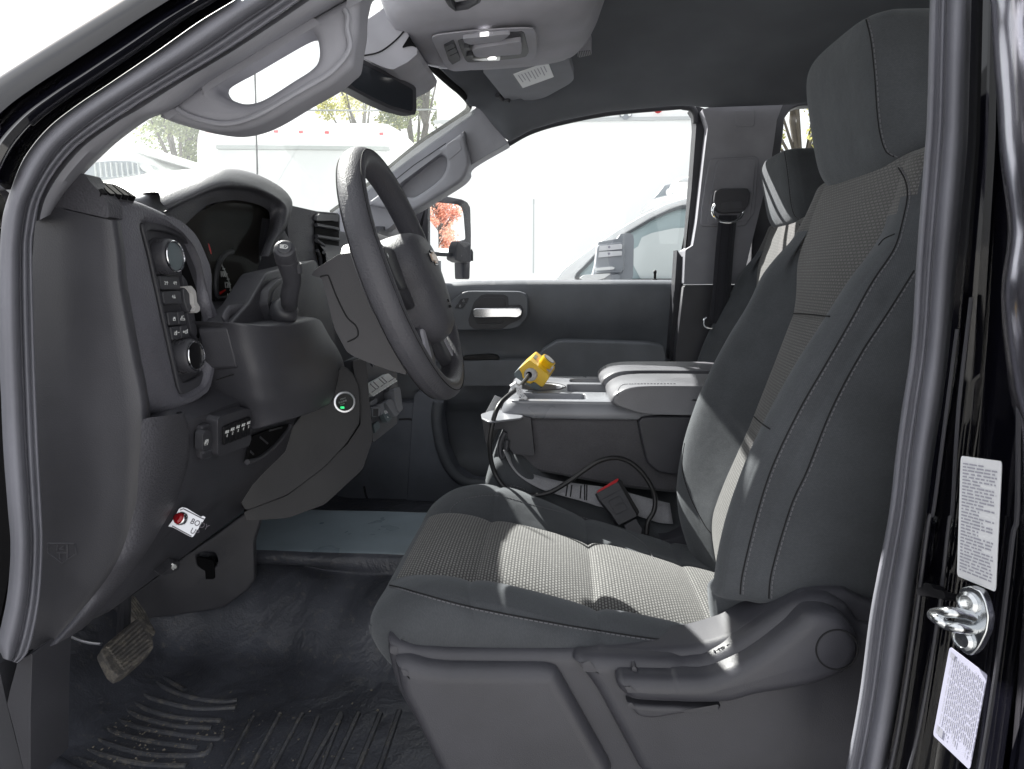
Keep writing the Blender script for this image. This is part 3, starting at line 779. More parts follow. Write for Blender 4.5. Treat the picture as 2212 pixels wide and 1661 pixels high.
# striker
stk = cI
PS = Pl(*[PJ.hit(x, y, .004) for x, y in ((2050, 1270), (2000, 1400), (2120, 1300))])
sp = plate('striker', PS, fil(cI((1800, 515), (1870, 500), (1935, 530), (1968, 600), (1990, 700), (1975, 800), (1925, 900), (1880, 945), (1830, 930), (1770, 850), (1760, 780), (1775, 640)), .3), .004, M['zinc'], cab, bevel=.0015, back=.004, label='zinc plated door striker with a wire loop')
for c in (cI((1862, 608))[0], cI((1832, 838))[0]):
    lathe('bolt', PS.hit(*c, .004), PS.n, [(.0, 0), (.0085, 0), (.0085, .002), (.006, .0035), (.0058, .0025), (.0, .0022)], M['zinc'], sp, n=20)
a = PS.hit(*cI((1895, 700))[0], .004); a2 = PS.hit(*cI((1890, 775))[0], .004)
tipA = PS.hit(*cI((1640, 680))[0], .018); tipB = PS.hit(*cI((1720, 745))[0], .020)
loop = spl([tuple(p) for p in (a, lerp(a, PS.hit(*cI((1790, 668))[0], .016), .5), PS.hit(*cI((1740, 668))[0], .022), tipA, PS.hit(*cI((1668, 712))[0], .024), tipB, PS.hit(*cI((1800, 765))[0], .018), a2)], 8)
tube('striker_loop', loop, .0042, M['zinc'], sp, n=12)
# little black clip on the pillar
clp = cI((1530, 520), (1570, 500), (1590, 480), (1620, 490), (1640, 520), (1700, 535), (1715, 575), (1690, 585), (1640, 570), (1530, 560))
plate('jamb_clip', Pl(P(1985, 1275, .60), P(1980, 1290, .60), P(2030, 1280, .575)), fil(clp, .2), .012, M['blk'], cab, bevel=.003)
# ================================================================== DASHBOARD
DPROF = [(-.42, -.56), (-.394, -.53), (-.334, -.496), (-.289, -.452), (-.216, -.434), (-.165, -.424), (-.125, -.4235), (-.084, -.4277), (.0, -.433), (.054, -.4375), (.10, -.46), (.115, -.50)]
def xf(z): return interp(z, DPROF)
def FX(px, py, off=0.0):
    """where the sight line meets the moulded dash face (a profile drawn along the truck's width)"""
    d = ray(px, py); lo, hi = .3, 4.0
    def g(t):
        p = d * t; return p.x - (xf(p.z) + off)
    for _ in range(60):
        mid = (lo + hi) / 2
        if g(lo) * g(mid) <= 0: hi = mid
        else: lo = mid
    return O + d * ((lo + hi) / 2)
dash = thing('dashboard', P(300, 1400, .9), 'charcoal dashboard with light switch panel, gauge hood and lower knee panels', 'dashboard')
def W(x, y, z): return Vector((x, y, ZC + z))

# end cap facing the doorway
c0 = cA((330, 1180), (262, 1286), (225, 1400), (207, 1600)) + cD((205, 100), (212, 500), (226, 900), (243, 1300), (260, 1640)) + cG((270, 250), (246, 600), (178, 905))
c1 = cA((600, 1340), (690, 1390), (700, 1450), (722, 1600)) + cD((735, 200), (775, 430), (826, 700), (868, 900), (892, 1100), (885, 1350), (862, 1640)) + cG((800, 300), (560, 600), (302, 893))
# split: panel under the seam line
a = resamp(spl([(p[0], p[1]) for p in cA((262, 1288),) + c0[2:]], 5), 40)
b = resamp(spl(cA((690, 1390),) + c1[2:], 5), 40)
rows = []
for p, q in zip(a, b):
    r = [P(*lerp(p, q, t), .672 + .0 * t) for t in (0, .3, .6, .85, 1)]
    e = r[-1]
    # roll over the ridge onto the rear-facing side
    r += [W(e.x + .002, .674, e.z - ZC), W(e.x + .003, .679, e.z - ZC), W(e.x + .001, .688, e.z - ZC), W(e.x - .008, .70, e.z - ZC), W(e.x - .03, .715, e.z - ZC)]
    rows.append(r)
ec = grid('end_cap', rows, M['endcap'], dash, ang=180, label='large flat end panel facing the driver doorway')
# embossed fuse cover mark
fz = Pl(P(140, 1190, .672), P(140, 1150, .672), P(100, 1190, .672))
fm = spl([], 1) if 0 else cG((302, 232), (475, 232), (480, 300), (392, 358), (302, 290))
def outline_geo(pp, pl, r=.0009, closed=True, off=.0):
    pts = [pl.hit(x, y, off) for x, y in pp]
    if closed: pts = pts + [pts[0]]
    return tube_geo(pts, r, 5)
v, f = merge([outline_geo(fm, fz), outline_geo(cG((362, 240), (362, 292), (425, 292), (425, 240)), fz, closed=False), outline_geo(cG((378, 292), (378, 330)), fz, closed=False), outline_geo(cG((425, 292), (425, 330)), fz, closed=False), outline_geo(cG((375, 268), (405, 250), (405, 268)), fz)])
mobj('fuse_cover_mark', v, f, M['soft'], ec)
# upper end piece with the demister slots
ue = fil(cA((258, 1284), (300, 1215), (390, 1108), (440, 1090), (535, 1098), (570, 1150), (650, 1235), (682, 1290), (690, 1384)), .15)
ybox('end_cap_top', ue, .674, .697, M['soft'], dash, bevel=.012, seg=4, label='soft upper corner of the dash end')

# --- dash top: brow over the gauges and shelf under the windscreen
H_top = cA((940, 1215), (1100, 1138), (1300, 1076), (1430, 1061), (1600, 1098), (1750, 1172), (1822, 1245), (1832, 1310), (1796, 1440), (1742, 1530), (1700, 1620))
brow_tab = []
for q in resamp(spl(H_top[0:8], 6), 40):
    p = PX(*q, -.545)
    if not brow_tab or p.y > brow_tab[-1][0] + .002: brow_tab.append((p.y, p.z - ZC))
def ztop(x, y):
    base = .098 - .008 * sst(y, 1.2, 1.35) - .012 * (1 - sst(y, .68, .76))
    hb = interp(y, brow_tab) if brow_tab[0][0] < y < brow_tab[-1][0] else base
    e = sst(y, brow_tab[0][0] - .02, brow_tab[0][0] + .03) * (1 - sst(y, brow_tab[-1][0] - .02, brow_tab[-1][0] + .02))
    k = e * (1 - .85 * sst(-x, .58, .92))
    fall = -.03 * sst(-x, .66, 1.05)
    return base * (1 - k) + max(hb, base) * k + fall
xsT = [-1.12, -1.0, -.9, -.8, -.74, -.68, -.63, -.59, -.56, -.546]
ysT = [.67, .68, .70, .73, .76, .80, .84, .88, .92, .96, 1.0, 1.04, 1.08, 1.12, 1.16, 1.2, 1.24, 1.3, 1.4, 1.5, 1.7, 1.9, 2.1, 2.25]
rows = [[W(x, y, ztop(x, y)) for y in ysT] for x in xsT]
rows += [[W(-.5435, y, ztop(-.546, y) - .004) for y in ysT], [W(-.5425, y, ztop(-.546, y) - .02) for y in ysT], [W(-.542, y, ztop(-.546, y) - .07) for y in ysT]]
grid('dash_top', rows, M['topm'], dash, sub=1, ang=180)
box('dash_sun_block', (-1.08, .74, ZC - .30), (-.66, 2.22, ZC + .055), M['hole'], dash)  # unseen box added inside the dash to stop sun leaking through
# rolled hood above the gauges
H_mid = cA((1000, 1280), (1160, 1225), (1330, 1150), (1440, 1130), (1590, 1160), (1720, 1225), (1800, 1290), (1815, 1345), (1780, 1450), (1725, 1530), (1690, 1620))
H_lip = cA((1062, 1338), (1250, 1246), (1370, 1200), (1470, 1190), (1590, 1200), (1690, 1236), (1775, 1292), (1785, 1360), (1760, 1450), (1715, 1530), (1680, 1620))
H_in = cA((1160, 1430), (1300, 1302), (1400, 1275), (1490, 1264), (1610, 1286), (1690, 1325), (1705, 1370), (1700, 1430), (1680, 1520), (1655, 1600), (1640, 1680))
N = 48
T, Mi, Li, In = [resamp(spl(h, 5), N) for h in (H_top, H_mid, H_lip, H_in)]
rows = []
for t, mi, l, i in zip(T, Mi, Li, In):
    pt = PX(*t, -.545); pm = PX(*mi, -.482); plp = PX(*l, -.482); pin = PX(*i, -.506)
    rows.append([pt + Vector((-.03, 0, -.006)), pt + Vector((-.012, 0, -.001)), pt, pt.lerp(pm, .5) + Vector((.012, 0, .008)), pm, pm.lerp(plp, .5) + Vector((.006, 0, 0)), plp, plp + Vector((-.012, 0, .001)), pin.lerp(plp, .45) + Vector((-.002, 0, .004)), pin])
hood = grid('gauge_hood', rows, M['hoodm'], dash, ang=180, sub=1, label='rolled hood over the gauges')
# inner surround and smoked lens
In2 = resamp(spl(cA((1195, 1440), (1230, 1400), (1340, 1318), (1480, 1282), (1600, 1300), (1672, 1340), (1680, 1400), (1660, 1500), (1640, 1600)) + cD((1610, 130), (1590, 250), (1578, 335), (1400, 335), (1340, 200)), 5, True), 60)
lens = mobj('gauge_face', [PX(x, y, -.522) for x, y in resamp(spl(cA((1100, 1500), (1180, 1390), (1340, 1300), (1480, 1260), (1620, 1280), (1720, 1340), (1720, 1420), (1700, 1560)) + cD((1660, 130), (1640, 340), (1400, 350), (1300, 300), (1150, 0)), 4, True), 60)], [tuple(range(60))], M['lens'], dash)
# gauges: dial rings, numerals, needles
GX = -.517
def gp(x, y): return PX(x, y, GX)
def gtext(s, c, size):
    p = gp(*c); text('numeral', s, p, gp(c[0] + 20, c[1]) - p, gp(c[0] - 4, c[1] - 20) - p, size, M['white'], lens, xs=1.0)
def arc(cx, cy, rx, ry, a0, a1, n):
    return [(cx + rx * math.cos(R(a0 + (a1 - a0) * k / n)), cy + ry * math.sin(R(a0 + (a1 - a0) * k / n))) for k in range(n + 1)]
tk = []
tickline = cK((1700, 910), (1745, 990), (1800, 1110), (1840, 1230), (1865, 1340), (1888, 1470))
for i, q in enumerate(resamp(spl(tickline, 6), 31)):
    L = 3.6 if i % 5 == 0 else 1.8
    a_, b_ = gp(q[0] - L * .5, q[1] + .3), gp(q[0] + L * .5, q[1] - .3)
    tk.append(tube_geo([a_, b_], .0011 if i % 5 == 0 else .0007, 4))
v, f = merge(tk); mobj('dial_ticks', v, f, M['white'], lens)
gtext('100', cK((1740, 1095))[0], .013); gtext('120', cK((1812, 1285))[0], .013); gtext('140', cK((1842, 1468))[0], .009)
nd1 = [gp(*q) for q in cK((1672, 1405), (1778, 1355), (1788, 1378), (1690, 1450), (1672, 1448))]
mobj('needle', nd1, [tuple(range(5))], M['redn'], lens)
nd2 = [gp(*q) for q in cK((1468, 540), (1490, 560), (1518, 640), (1535, 735), (1520, 735), (1490, 650))]
mobj('needle', nd2, [tuple(range(6))], M['redn'], lens)
tube('dial_ring', [PX(x, y, GX) for x, y in spl(cK((1640, 1500), (1610, 1300), (1625, 1050), (1700, 830), (1800, 720), (1900, 690)), 6)], .004, M['plasd'], lens, n=8)
mobj('dial_cover', [PX(x, y, -.508) for x, y in fil(cA((1255, 1420), (1330, 1330), (1480, 1282), (1640, 1300), (1690, 1340), (1640, 1640)) + cD((1580, 330), (1400, 335), (1360, 200)), .1)], [tuple(range(45))], glass('smoked cover', (.85, .85, .84), .004, graz=.2), lens)
tube('trip_stem', [PX(x, y, -.503) for x, y in cK((1610, 1530), (1820, 1500), (1985, 1488))], .003, M['blk'], lens, n=10)
lathe('trip_knob', PX(*cK((1990, 1485))[0], -.501), (1, .5, .2), [(.0, 0), (.0035, 0), (.0035, .003), (0, .003)], M['satin'], lens, n=14)
# lower shelf of the gauge opening
sh = [cD((1395, 420), (1420, 370), (1460, 345), (1640, 332)), cD((1420, 470), (1432, 410), (1480, 385), (1636, 345)), cD((1425, 485), (1450, 450), (1520, 420), (1600, 380))]
rows = [[FX(x, y, .004 if k < 2 else -.03) for x, y in resamp(spl(l, 6), 20)] for k, l in enumerate(sh)]
grid('gauge_shelf', rows, M['soft'], dash, ang=180, solid=.004)

# --- light switch panel pad
PP = Pl(P(240, 480, .685), P(300, 850, .69), P(470, 620, .88)); PP.o = PP.o - PP.n * .018
pad = fil(cA((688, 1300), (712, 1258), (790, 1246), (900, 1264), (1050, 1330), (1160, 1412), (1235, 1500), (1290, 1610)) + cD((1310, 130), (1352, 300), (1388, 460), (1386, 600), (1370, 800), (1330, 905), (1265, 965), (1160, 1012), (1050, 1040), (980, 1025), (925, 960), (885, 850), (832, 650), (765, 300), (716, 0)), .3)
bez = cK((338, 300), (352, 225), (400, 190), (470, 184), (700, 210), (900, 268), (1060, 360), (1200, 500), (1290, 650), (1390, 880), (1450, 1080)) + cD((1310, 320), (1345, 420), (1358, 520), (1340, 650), (1308, 820), (1270, 865), (1180, 908), (1140, 870), (1108, 740), (1050, 480), (985, 180), (950, 20))
bezs = spl(bez, 3, True)
pd = holeplate('switch_pad', [PP.hit(x, y, .018) for x, y in pad], [[PP.hit(x, y, .018) for x, y in bezs]], PP.n, .05, M['padm'], dash, bevel=.011, label='padded surround of the light switch panel')
cx, cy = sum(p[0] for p in bezs) / len(bezs), sum(p[1] for p in bezs) / len(bezs)
bz2 = [lerp(p, (cx, cy), .11) for p in bezs]
bz0 = [lerp(p, (cx, cy), -.04) for p in bezs]
holeplate('switch_bezel', [PP.hit(x, y, .011) for x, y in bz0], [[PP.hit(x, y, .011) for x, y in bz2]], PP.n, .012, M['plas'], dash, bevel=.003)
sw = mobj('switch_panel', [PP.hit(x, y, .004) for x, y in bz0], [tuple(range(len(bz0)))], M['plas'], dash)
def knob(cpx, r, face_off, marks):
    c = PP.hit(*cpx, face_off); base = c - PP.n * (face_off - .003)
    k = lathe('rotary_knob', base, PP.n, [(r * 1.22, 0), (r * 1.22, .002), (r * 1.12, .003), (r * 1.12, face_off * .72), (r * 1.04, face_off - .0045), (r * .98, face_off - .0035)], M['plas'], dash, n=40)
    lathe('chrome_ring', base, PP.n, [(r * 1.0, face_off - .0045), (r * .995, face_off - .002), (r * .95, face_off - .0012), (r * .90, face_off - .002), (r * .90, face_off - .0045)], M['chrome'], k, n=40, caps=False)
    lathe('knob_face', base, PP.n, [(r * .915, face_off - .006), (r * .915, face_off - .0036), (r * .6, face_off - .0030), (.0001, face_off - .0028)], M['blk'] if marks > 1 else M['gbase'], k, n=40)
    # knurl pads on the rim
    up = (PP.hit(cpx[0] - 3, cpx[1] - 30, face_off) - c).normalized(); rt = PP.n.cross(up)
    g = []
    for a0 in (165, 205, 250, 300, 60, 110):
        for i in range(5):
            for j in range(4):
                an = R(a0 + (i - 2) * 4.2); p = base + (rt * math.cos(an) + up * math.sin(an)) * (r * 1.125) + PP.n * (face_off * (.2 + .14 * j))
                g.append(lathe_geo(p, rt * math.cos(an) + up * math.sin(an), [(.0007, -.0005), (.0006, .0007), (.0001, .0010)], 6))
    v, f = merge(g); mobj('knurling', v, f, M['plas'], k)
    return k, c, rt, up
k1, c1_, rt1, up1 = knob(cK((885, 775))[0], .0185, .024, 1)
k2, c2_, rt2, up2 = knob(cD((1238, 668))[0], .0185, .024, 2)
def rt_plane(off):     # text axes on the switch panel
    a_ = PP.hit(400, 700, off); return PP.hit(404, 700, off) - a_, PP.hit(399.0, 690, off) - a_
rr, uu = rt_plane(0)
def ptext(s, c, size, off, par, mat=M['white'], nm='symbol'):
    text(nm, s, PP.hit(*c, off), rr, uu, size, mat, par, ext=.0002, xs=1)
def picto(par, c, strokes, off, r=.0005, mat=M['white'], nm='symbol'):
    g = [tube_geo([PP.hit(*q, off) for q in s], r, 4) for s in strokes]
    v, f = merge(g); mobj(nm, v, f, mat, par)
picto(k1, None, [cK((822, 630), (835, 605), (868, 588)), cK((808, 668), (855, 668), (860, 692), (808, 688)), cK((845, 692), (845, 715), (860, 718))], .0226, .0006)
ptext('AUTO', cD((1228, 606))[0], .0040, .0222, k2)
picto(k2, None, [cD((1208, 618), (1206, 640), (1220, 642), (1222, 620)), cD((1214, 612), (1214, 628)), cD((1246, 615), (1262, 630)), cD((1262, 615), (1246, 630)), cD((1258, 642), (1258, 655), (1268, 655), (1268, 640), (1258, 640)), cD((1247, 700), (1262, 716)), cD((1246, 716), (1263, 700)), cD((1244, 708), (1264, 708)), cD((1254, 692), (1254, 722))], .0222, .0005)
def button(q, t, lab=None, off=.0):
    return plate('button', PP, fil(cD(*q), .12), t, M['plasd'], dash, bevel=.0015)
b1 = button(((1010, 160), (1128, 172), (1142, 250), (1022, 250)), .011)
b2 = button(((1027, 262), (1142, 258), (1152, 338), (1042, 342)), .013)
b3 = button(((1060, 392), (1118, 388), (1130, 472), (1072, 478)), .011); b4 = button(((1122, 388), (1165, 386), (1176, 468), (1133, 472)), .011)
b5 = button(((1078, 486), (1136, 480), (1146, 562), (1092, 572)), .012); b6 = button(((1140, 480), (1185, 476), (1198, 550), (1150, 560)), .012)
ptext('2\u2191', cD((1052, 210))[0], .006, .0115, b1); ptext('4\u2191', cD((1108, 210))[0], .006, .0115, b1); ptext('4\u2193', cD((1100, 297))[0], .006, .0135, b2)
picto(b3, None, [cD((1096, 446), (1108, 446), (1108, 434), (1096, 434), (1096, 446)), cD((1099, 434), (1100, 424), (1105, 424), (1106, 434))], .0114)
picto(b4, None, [cD((1142, 442), (1144, 430), (1166, 432), (1168, 442), (1142, 442)), cD((1150, 430), (1150, 418), (1160, 416))], .0114)
picto(b5, None, [cD((1108, 516), (1104, 536), (1116, 536), (1116, 510)), cD((1124, 522), (1134, 520))], .0124); picto(b6, None, [cD((1158, 518), (1168, 516)), cD((1163, 510), (1163, 524)), cD((1176, 506), (1174, 528), (1184, 524), (1184, 500))], .0124)
# dimmer slot with satin thumb slider
plate('slider_slot', PP, fil(cD((1140, 20), (1175, 60), (1240, 240), (1275, 400), (1270, 550), (1250, 560), (1225, 500), (1200, 330), (1150, 150)), .2), .0045, M['hole'], dash)
plate('slider_track', PP, fil(cD((1150, 150), (1185, 200), (1215, 330), (1250, 520), (1235, 560), (1210, 520), (1180, 380)), .2), .008, M['plas'], dash, bevel=.001)
plate('slider_wheel', PP, fil(cD((1160, 240), (1200, 230), (1240, 330), (1240, 392), (1195, 396), (1170, 330)), .15), .012, M['plasd'], dash, bevel=.002)
plate('slider_tab', PP, fil(cD((1186, 228), (1212, 226), (1240, 262), (1246, 330), (1266, 362), (1262, 388), (1240, 398), (1226, 384), (1238, 362), (1224, 335), (1222, 275)), .25), .017, M['gland'], dash, bevel=.002, back=-.006)
# demister slots on the dash corner
PT = Pl(P(183, 390, .692), P(297, 425, .742), P(240, 421, .700))
dv = fil(cV((120, 890), (170, 886), (440, 925), (560, 985), (690, 1072), (500, 1050), (310, 1040), (160, 935)), .15)
dvo = plate('demister_vent', PT, dv, .004, M['soft'], dash, bevel=.002, back=.03)
for q in (((155, 905), (210, 903), (368, 1032), (300, 1030)), ((228, 906), (300, 912), (445, 1037), (392, 1034)), ((320, 915), (392, 928), (525, 1046), (468, 1040)), ((412, 930), (470, 945), (603, 1056), (548, 1048)), ((488, 950), (540, 985), (682, 1070), (625, 1060))):
    plate('slot', PT, fil(cV(*q), .1), .0058, M['hole'], dvo)

# --- moulded face of the dash below the gauges, knee panels
zsl = [.112, .10, .08, .054, .02, -.02, -.06, -.1, -.125, -.145, -.165, -.18, -.22, -.26, -.29, -.32, -.34, -.36, -.38, -.394, -.40]
rows = []
for z in zsl:
    r = []
    for y in (.70, .735, .76, .80, .86, .905, .945, 1.0, 1.1, 1.2, 1.27):
        dx = -.012 * (1 - sst(y, .70, .735)) - .05 * sst(z, -.165, -.125) * (1 - sst(y, .70, .735)) -.17 * sst(z, -.05, -.02) * sst(y, .83, .87) if y < 1.18 else -.06 * sst(z, -.035, .0)
        dx -= .07 * sst(z, -.165, -.125) * (1 - sst(y, .90, .94))
        r.append(W(xf(z) + dx, y, z))
    rows.append(r)
rows.append([W(xf(-.4) - .3, y, -.36) for y in (.70, .735, .76, .80, .86, .905, .945, 1.0, 1.1, 1.2, 1.27)])
grid('lower_face', rows, M['endcap'], dash, ang=60, label='lower facia of the dashboard')
# big knee cover below the steering column
kc = [cD((1432, 470), (1462, 640), (1505, 760), (1545, 930), (1575, 1060), (1590, 1160)),
      cD((1500, 440), (1560, 600), (1610, 780), (1650, 930), (1680, 1060), (1680, 1135)),
      cD((1690, 480), (1740, 590), (1790, 740), (1820, 880), (1835, 1000), (1830, 1090)),
      cD((1900, 440), (1950, 540), (2000, 660), (2030, 800), (2030, 920), (1990, 1040)),
      cD((2000, 400), (2060, 500), (2120, 600), (2160, 720), (2150, 850), (2085, 985)),
      cD((2060, 470), (2120, 590), (2170, 660), (2205, 740), (2190, 830), (2120, 960))]
offs = [.010, .036, .055, .062, .052, .010]
cols = [[FX(x, y, o) for x, y in resamp(spl(c, 6), 24)] for c, o in zip(kc, offs)]
back = [p + Vector((-.08, .01, 0)) for p in cols[0]]; back2 = [p + Vector((-.08, 0.0, 0)) for p in cols[-1]]
cols = [back] + cols + [back2]
cols = [[c[0] + Vector((-.08, 0, 0))] + c + [c[-1] + Vector((-.10, 0, .02))] for c in cols]
grid('knee_cover', cols, M['endcap'], dash, sub=2, ang=180, label='smooth knee cover below the steering column')
# panel round the stalk
q = fil(cD((1690, 340), (1700, 250), (1760, 190), (1810, 170), (1880, 175), (1905, 190), (1975, 360), (1960, 385), (1770, 482), (1735, 480)), .2)
kq = [FX(x, y, .024) for x, y in (cD((1700, 460))[0], cD((1980, 390))[0], cD((1800, 190))[0])]
PK = Pl(*kq)
plate('column_panel', PK, fil(cD((1580, 330), (1690, 140), (1860, 100), (2000, 60), (2090, 330), (2110, 600), (1500, 760), (1440, 490), (1480, 440)), .12), -.010, M['endcap'], dash, bevel=.018, seg=4, back=.05)
sp_ = plate('stalk_plate', PK, q, .002, M['endcap'], dash, bevel=.004, back=.02)
plate('stalk_recess', PK, fil(cD((1712, 335), (1730, 255), (1790, 195), (1870, 192), (1950, 365), (1765, 458)), .2), .0035, M['plas'], sp_, bevel=.002)
# lower trim seams
def seam(pp, off=.002, r=.0011, par=dash, mat=M['threadd'], n=40):
    return tube('panel_gap', [FX(x, y, off) for x, y in resamp(spl(pp, 6), n)], r, mat, par, n=5)
seam(cD((1368, 822), (1430, 800), (1500, 778)))
# end moulding below the pad, running down to the seam
em = [cD((892, 1060), (890, 1200), (875, 1400), (850, 1640)), cD((985, 1055), (985, 1200), (970, 1400), (930, 1640)), cD((1110, 1040), (1120, 1200), (1105, 1400), (1040, 1640)), cD((1185, 1022), (1225, 1110), (1235, 1210), (1215, 1380), (1110, 1640))]
lowE = cG((302, 890), (330, 880), (400, 850), (480, 805))
cols = []
for j, c in enumerate(em):
    c = c + [cG((700, 420), (760, 430), (830, 430), (960, 240))[j], lowE[j] if j < 3 else cG((620, 715))[0]]
    cols.append([FX(x, y, (.008, .016, .014, .004)[j]) for x, y in resamp(spl(c, 6), 26)])
cols.append([p + Vector((-.02, 0.006, 0)) for p in cols[-1]])
grid('end_moulding', cols, M['soft'], dash, sub=1, ang=180)
# parking brake button and auxiliary switch bank
PA = Pl(FX(*cD((1290, 1330))[0], .003), FX(*cD((1580, 1260))[0], .003), FX(*cD((1320, 1100))[0], .003))
pb = plate('park_brake_switch', PA, fil(cD((1272, 1170), (1285, 1115), (1325, 1098), (1352, 1115), (1358, 1200), (1355, 1280), (1335, 1318), (1275, 1330)), .25), .004, M['plas'], dash, bevel=.003, back=.012)
pbb = plate('button', PA, fil(cD((1283, 1165), (1300, 1140), (1332, 1140), (1334, 1258), (1280, 1272)), .2), .010, M['plasd'], pb, bevel=.003)
ax0 = PA.hit(400, 950, 0); AR = PA.hit(404, 949, 0) - ax0; AU = PA.hit(399.5, 940, 0) - ax0
text('symbol', '(P)', PA.hit(*cD((1306, 1213))[0], .0105), AR, AU, .008, M['white'], pbb, ext=.0002)
tube('lip', [PA.hit(x, y, .010) for x, y in cD((1282, 1280), (1330, 1262))], .002, M['plas'], pb)
ab = plate('aux_switch_bank', PA, fil(cD((1375, 1080), (1395, 1052), (1560, 1000), (1585, 1010), (1590, 1200), (1575, 1240), (1390, 1305), (1378, 1290)), .15), .012, M['plas'], dash, bevel=.004, back=.015)
xsL = [1418, 1453, 1488, 1522, 1555, 1588]; yT = [1122, 1105, 1090, 1078, 1065, 1055]; yB = [1235, 1222, 1208, 1196, 1182, 1168]
for i in range(5):
    s = plate('aux_switch', PA, cD((xsL[i], yT[i]), (xsL[i + 1] - 3, yT[i + 1]), (xsL[i + 1] - 3, yB[i + 1]), (xsL[i] + 2, yB[i])), .0155, M['blk'], ab, bevel=.0015)
    mx_ = (xsL[i] + xsL[i + 1]) / 2
    text('legend', 'AUX', PA.hit(*cD((mx_, yT[i] + 28))[0], .0160), AR, AU, .0058, M['white'], s, ext=.0002, xs=.85)
    text('legend', str(i + 1), PA.hit(*cD((mx_, yT[i] + 52))[0], .0160), AR, AU, .0058, M['white'], s, ext=.0002)
# storage cubby under the knee cover
cb = plate('cubby_opening', Pl(FX(*cD((1600, 1300))[0], .004), FX(*cD((1800, 1130))[0], .004), FX(*cD((1610, 1180))[0], .004)), fil(cD((1592, 1178), (1700, 1135), (1832, 1100), (1800, 1170), (1720, 1260), (1600, 1335), (1560, 1345)), .15), .002, M['hole'], dash)
tube('cubby_edge', [FX(x, y, .008) for x, y in spl(cD((1562, 1340), (1640, 1318), (1740, 1235), (1810, 1150), (1835, 1105)), 6)], .004, M['plas'], cb)
for q in (((1640, 1180), (1690, 1222)), ((1580, 1270), (1600, 1290)), ((1700, 1140), (1780, 1120))):
    tube('cubby_rib', [FX(x, y, .006) for x, y in cD(*q)], .0016, M['plas'], cb, n=6)
# knee panel to the right with the start button
kn = [[(2212 - 0, 700)], ]
o_ = P(742, 868, 1.12); n_s = Vector((.45, -.88, .12)).normalized(); u_s = Vector((0, 0, 1)).cross(n_s)
sbp = Pl(o_, o_ + u_s, o_ + n_s.cross(u_s))
def c5(*pts): return [(702 + .397 * x, 756 + .397 * y) for x, y in pts]
plate('column_side_panel', sbp, fil(c5((-260, 520), (-60, 260), (40, 120), (110, 90), (150, 120), (186, 190), (194, 300), (190, 400), (120, 510), (0, 640), (-200, 790), (-430, 880), (-480, 800)), .18), -.014, M['kneem'], dash, bevel=.014, seg=4, back=.05, label='knee panel around the engine start button')
plate('column_side_panel', sbp, fil(c5((150, 60), (222, 40), (245, 300), (262, 480), (205, 650), (0, 840), (-200, 915), (-430, 930), (-440, 880), (-200, 790), (120, 515), (196, 400)), .1), -.024, M['kneem'], dash, bevel=.010, seg=4, back=.05, label='lower side panel beside the centre stack')
sb = lathe('start_button', sbp.hit(*cE((122, 960))[0], -.014), sbp.n, [(.0192, -.004), (.0192, .001), (.018, .0032), (.0152, .0036), (.0140, .0016), (.0140, -.004)], M['satin'], dash, n=40, caps=False)
lathe('button_face', sbp.hit(*cE((122, 960))[0], -.014), sbp.n, [(.0142, -.004), (.0142, .0016), (.0096, .0013), (.0001, .0010)], M['blk'], sb, n=40)
a_ = sbp.hit(*cE((110, 960))[0], -.0122); br = sbp.hit(*cE((125, 955))[0], -.0122) - a_; bu = sbp.hit(*cE((108, 945))[0], -.0122) - a_
text('legend', 'START', sbp.hit(*cE((114, 940))[0], -.0120), br, bu, .0034, M['grey'], sb); text('legend', 'ENGINE', sbp.hit(*cE((112, 958))[0], -.0120), br, bu, .0040, M['grey'], sb); text('legend', 'STOP', sbp.hit(*cE((110, 975))[0], -.0120), br, bu, .0034, M['grey'], sb)
plate('indicator_lamp', sbp, cE((98, 988), (115, 988), (115, 1000), (96, 1000)), -.0118, M['green'], sb)
# reinforcement lever slot by the start button
plate('tilt_lever', Pl(FX(*cE((60, 940))[0], .03), FX(*cE((160, 780))[0], .03), FX(*cE((100, 780))[0], .03)), fil(cE((45, 960), (85, 850), (115, 775), (150, 762), (168, 768), (150, 850), (100, 930), (50, 985)), .2), .004, M['plasd'], dash, bevel=.003)
# --- centre stack lower panel with switches
o_ = P(825, 850, 1.32); n_s = Vector((.80, -.50, .24)).normalized(); u_s = Vector((0, 0, 1)).cross(n_s)
PSt = Pl(o_, o_ + u_s, o_ + n_s.cross(u_s))
stx = plate('centre_stack', PSt, fil(cS((520, 150), (900, -40), (1320, -40), (1325, 900), (1320, 1560)) + cE((455, 1095), (370, 1165), (305, 1215)) + cS((740, 1500), (690, 1000), (640, 500)), .06), -.004, M['stackm'], dash, bevel=.004, back=.06, label='lower centre stack with toggle switches and power outlet flap')
hs = plate('climate_keys', PSt, cS((675, 770), (1130, 512), (1310, 640), (1300, 668), (780, 1030), (690, 930)), .018, M['satin'], stx, bevel=.004)
hs.data.materials[0] = M['wgrey']
for q in (((720, 745), (850, 868), (760, 935)), ((790, 700), (920, 825), (870, 860)), ((915, 630), (1045, 750), (960, 805)), ((975, 600), (1100, 715), (1060, 740)), ((1180, 545), (1255, 622), (1130, 705))):
    tube('key_gap', [PSt.hit(x, y, .0185) for x, y in cS(*q)], .0008, M['inkd'], hs, n=5)
v, f = merge([tube_geo([PSt.hit(x, y, .0165) for x, y in cS((785 + i * 60, 1010 - i * 38), (830 + i * 60, 985 - i * 38))], .0016, 6) for i in range(9)]); mobj('key_legend', v, f, M['white'], hs)
def toggle(q, t, mat, nm='toggle_switch'):
    return plate(nm, PSt, fil(cS(*q), .15), t, M['tog'] if mat is M['plas'] else mat, stx, bevel=.003)
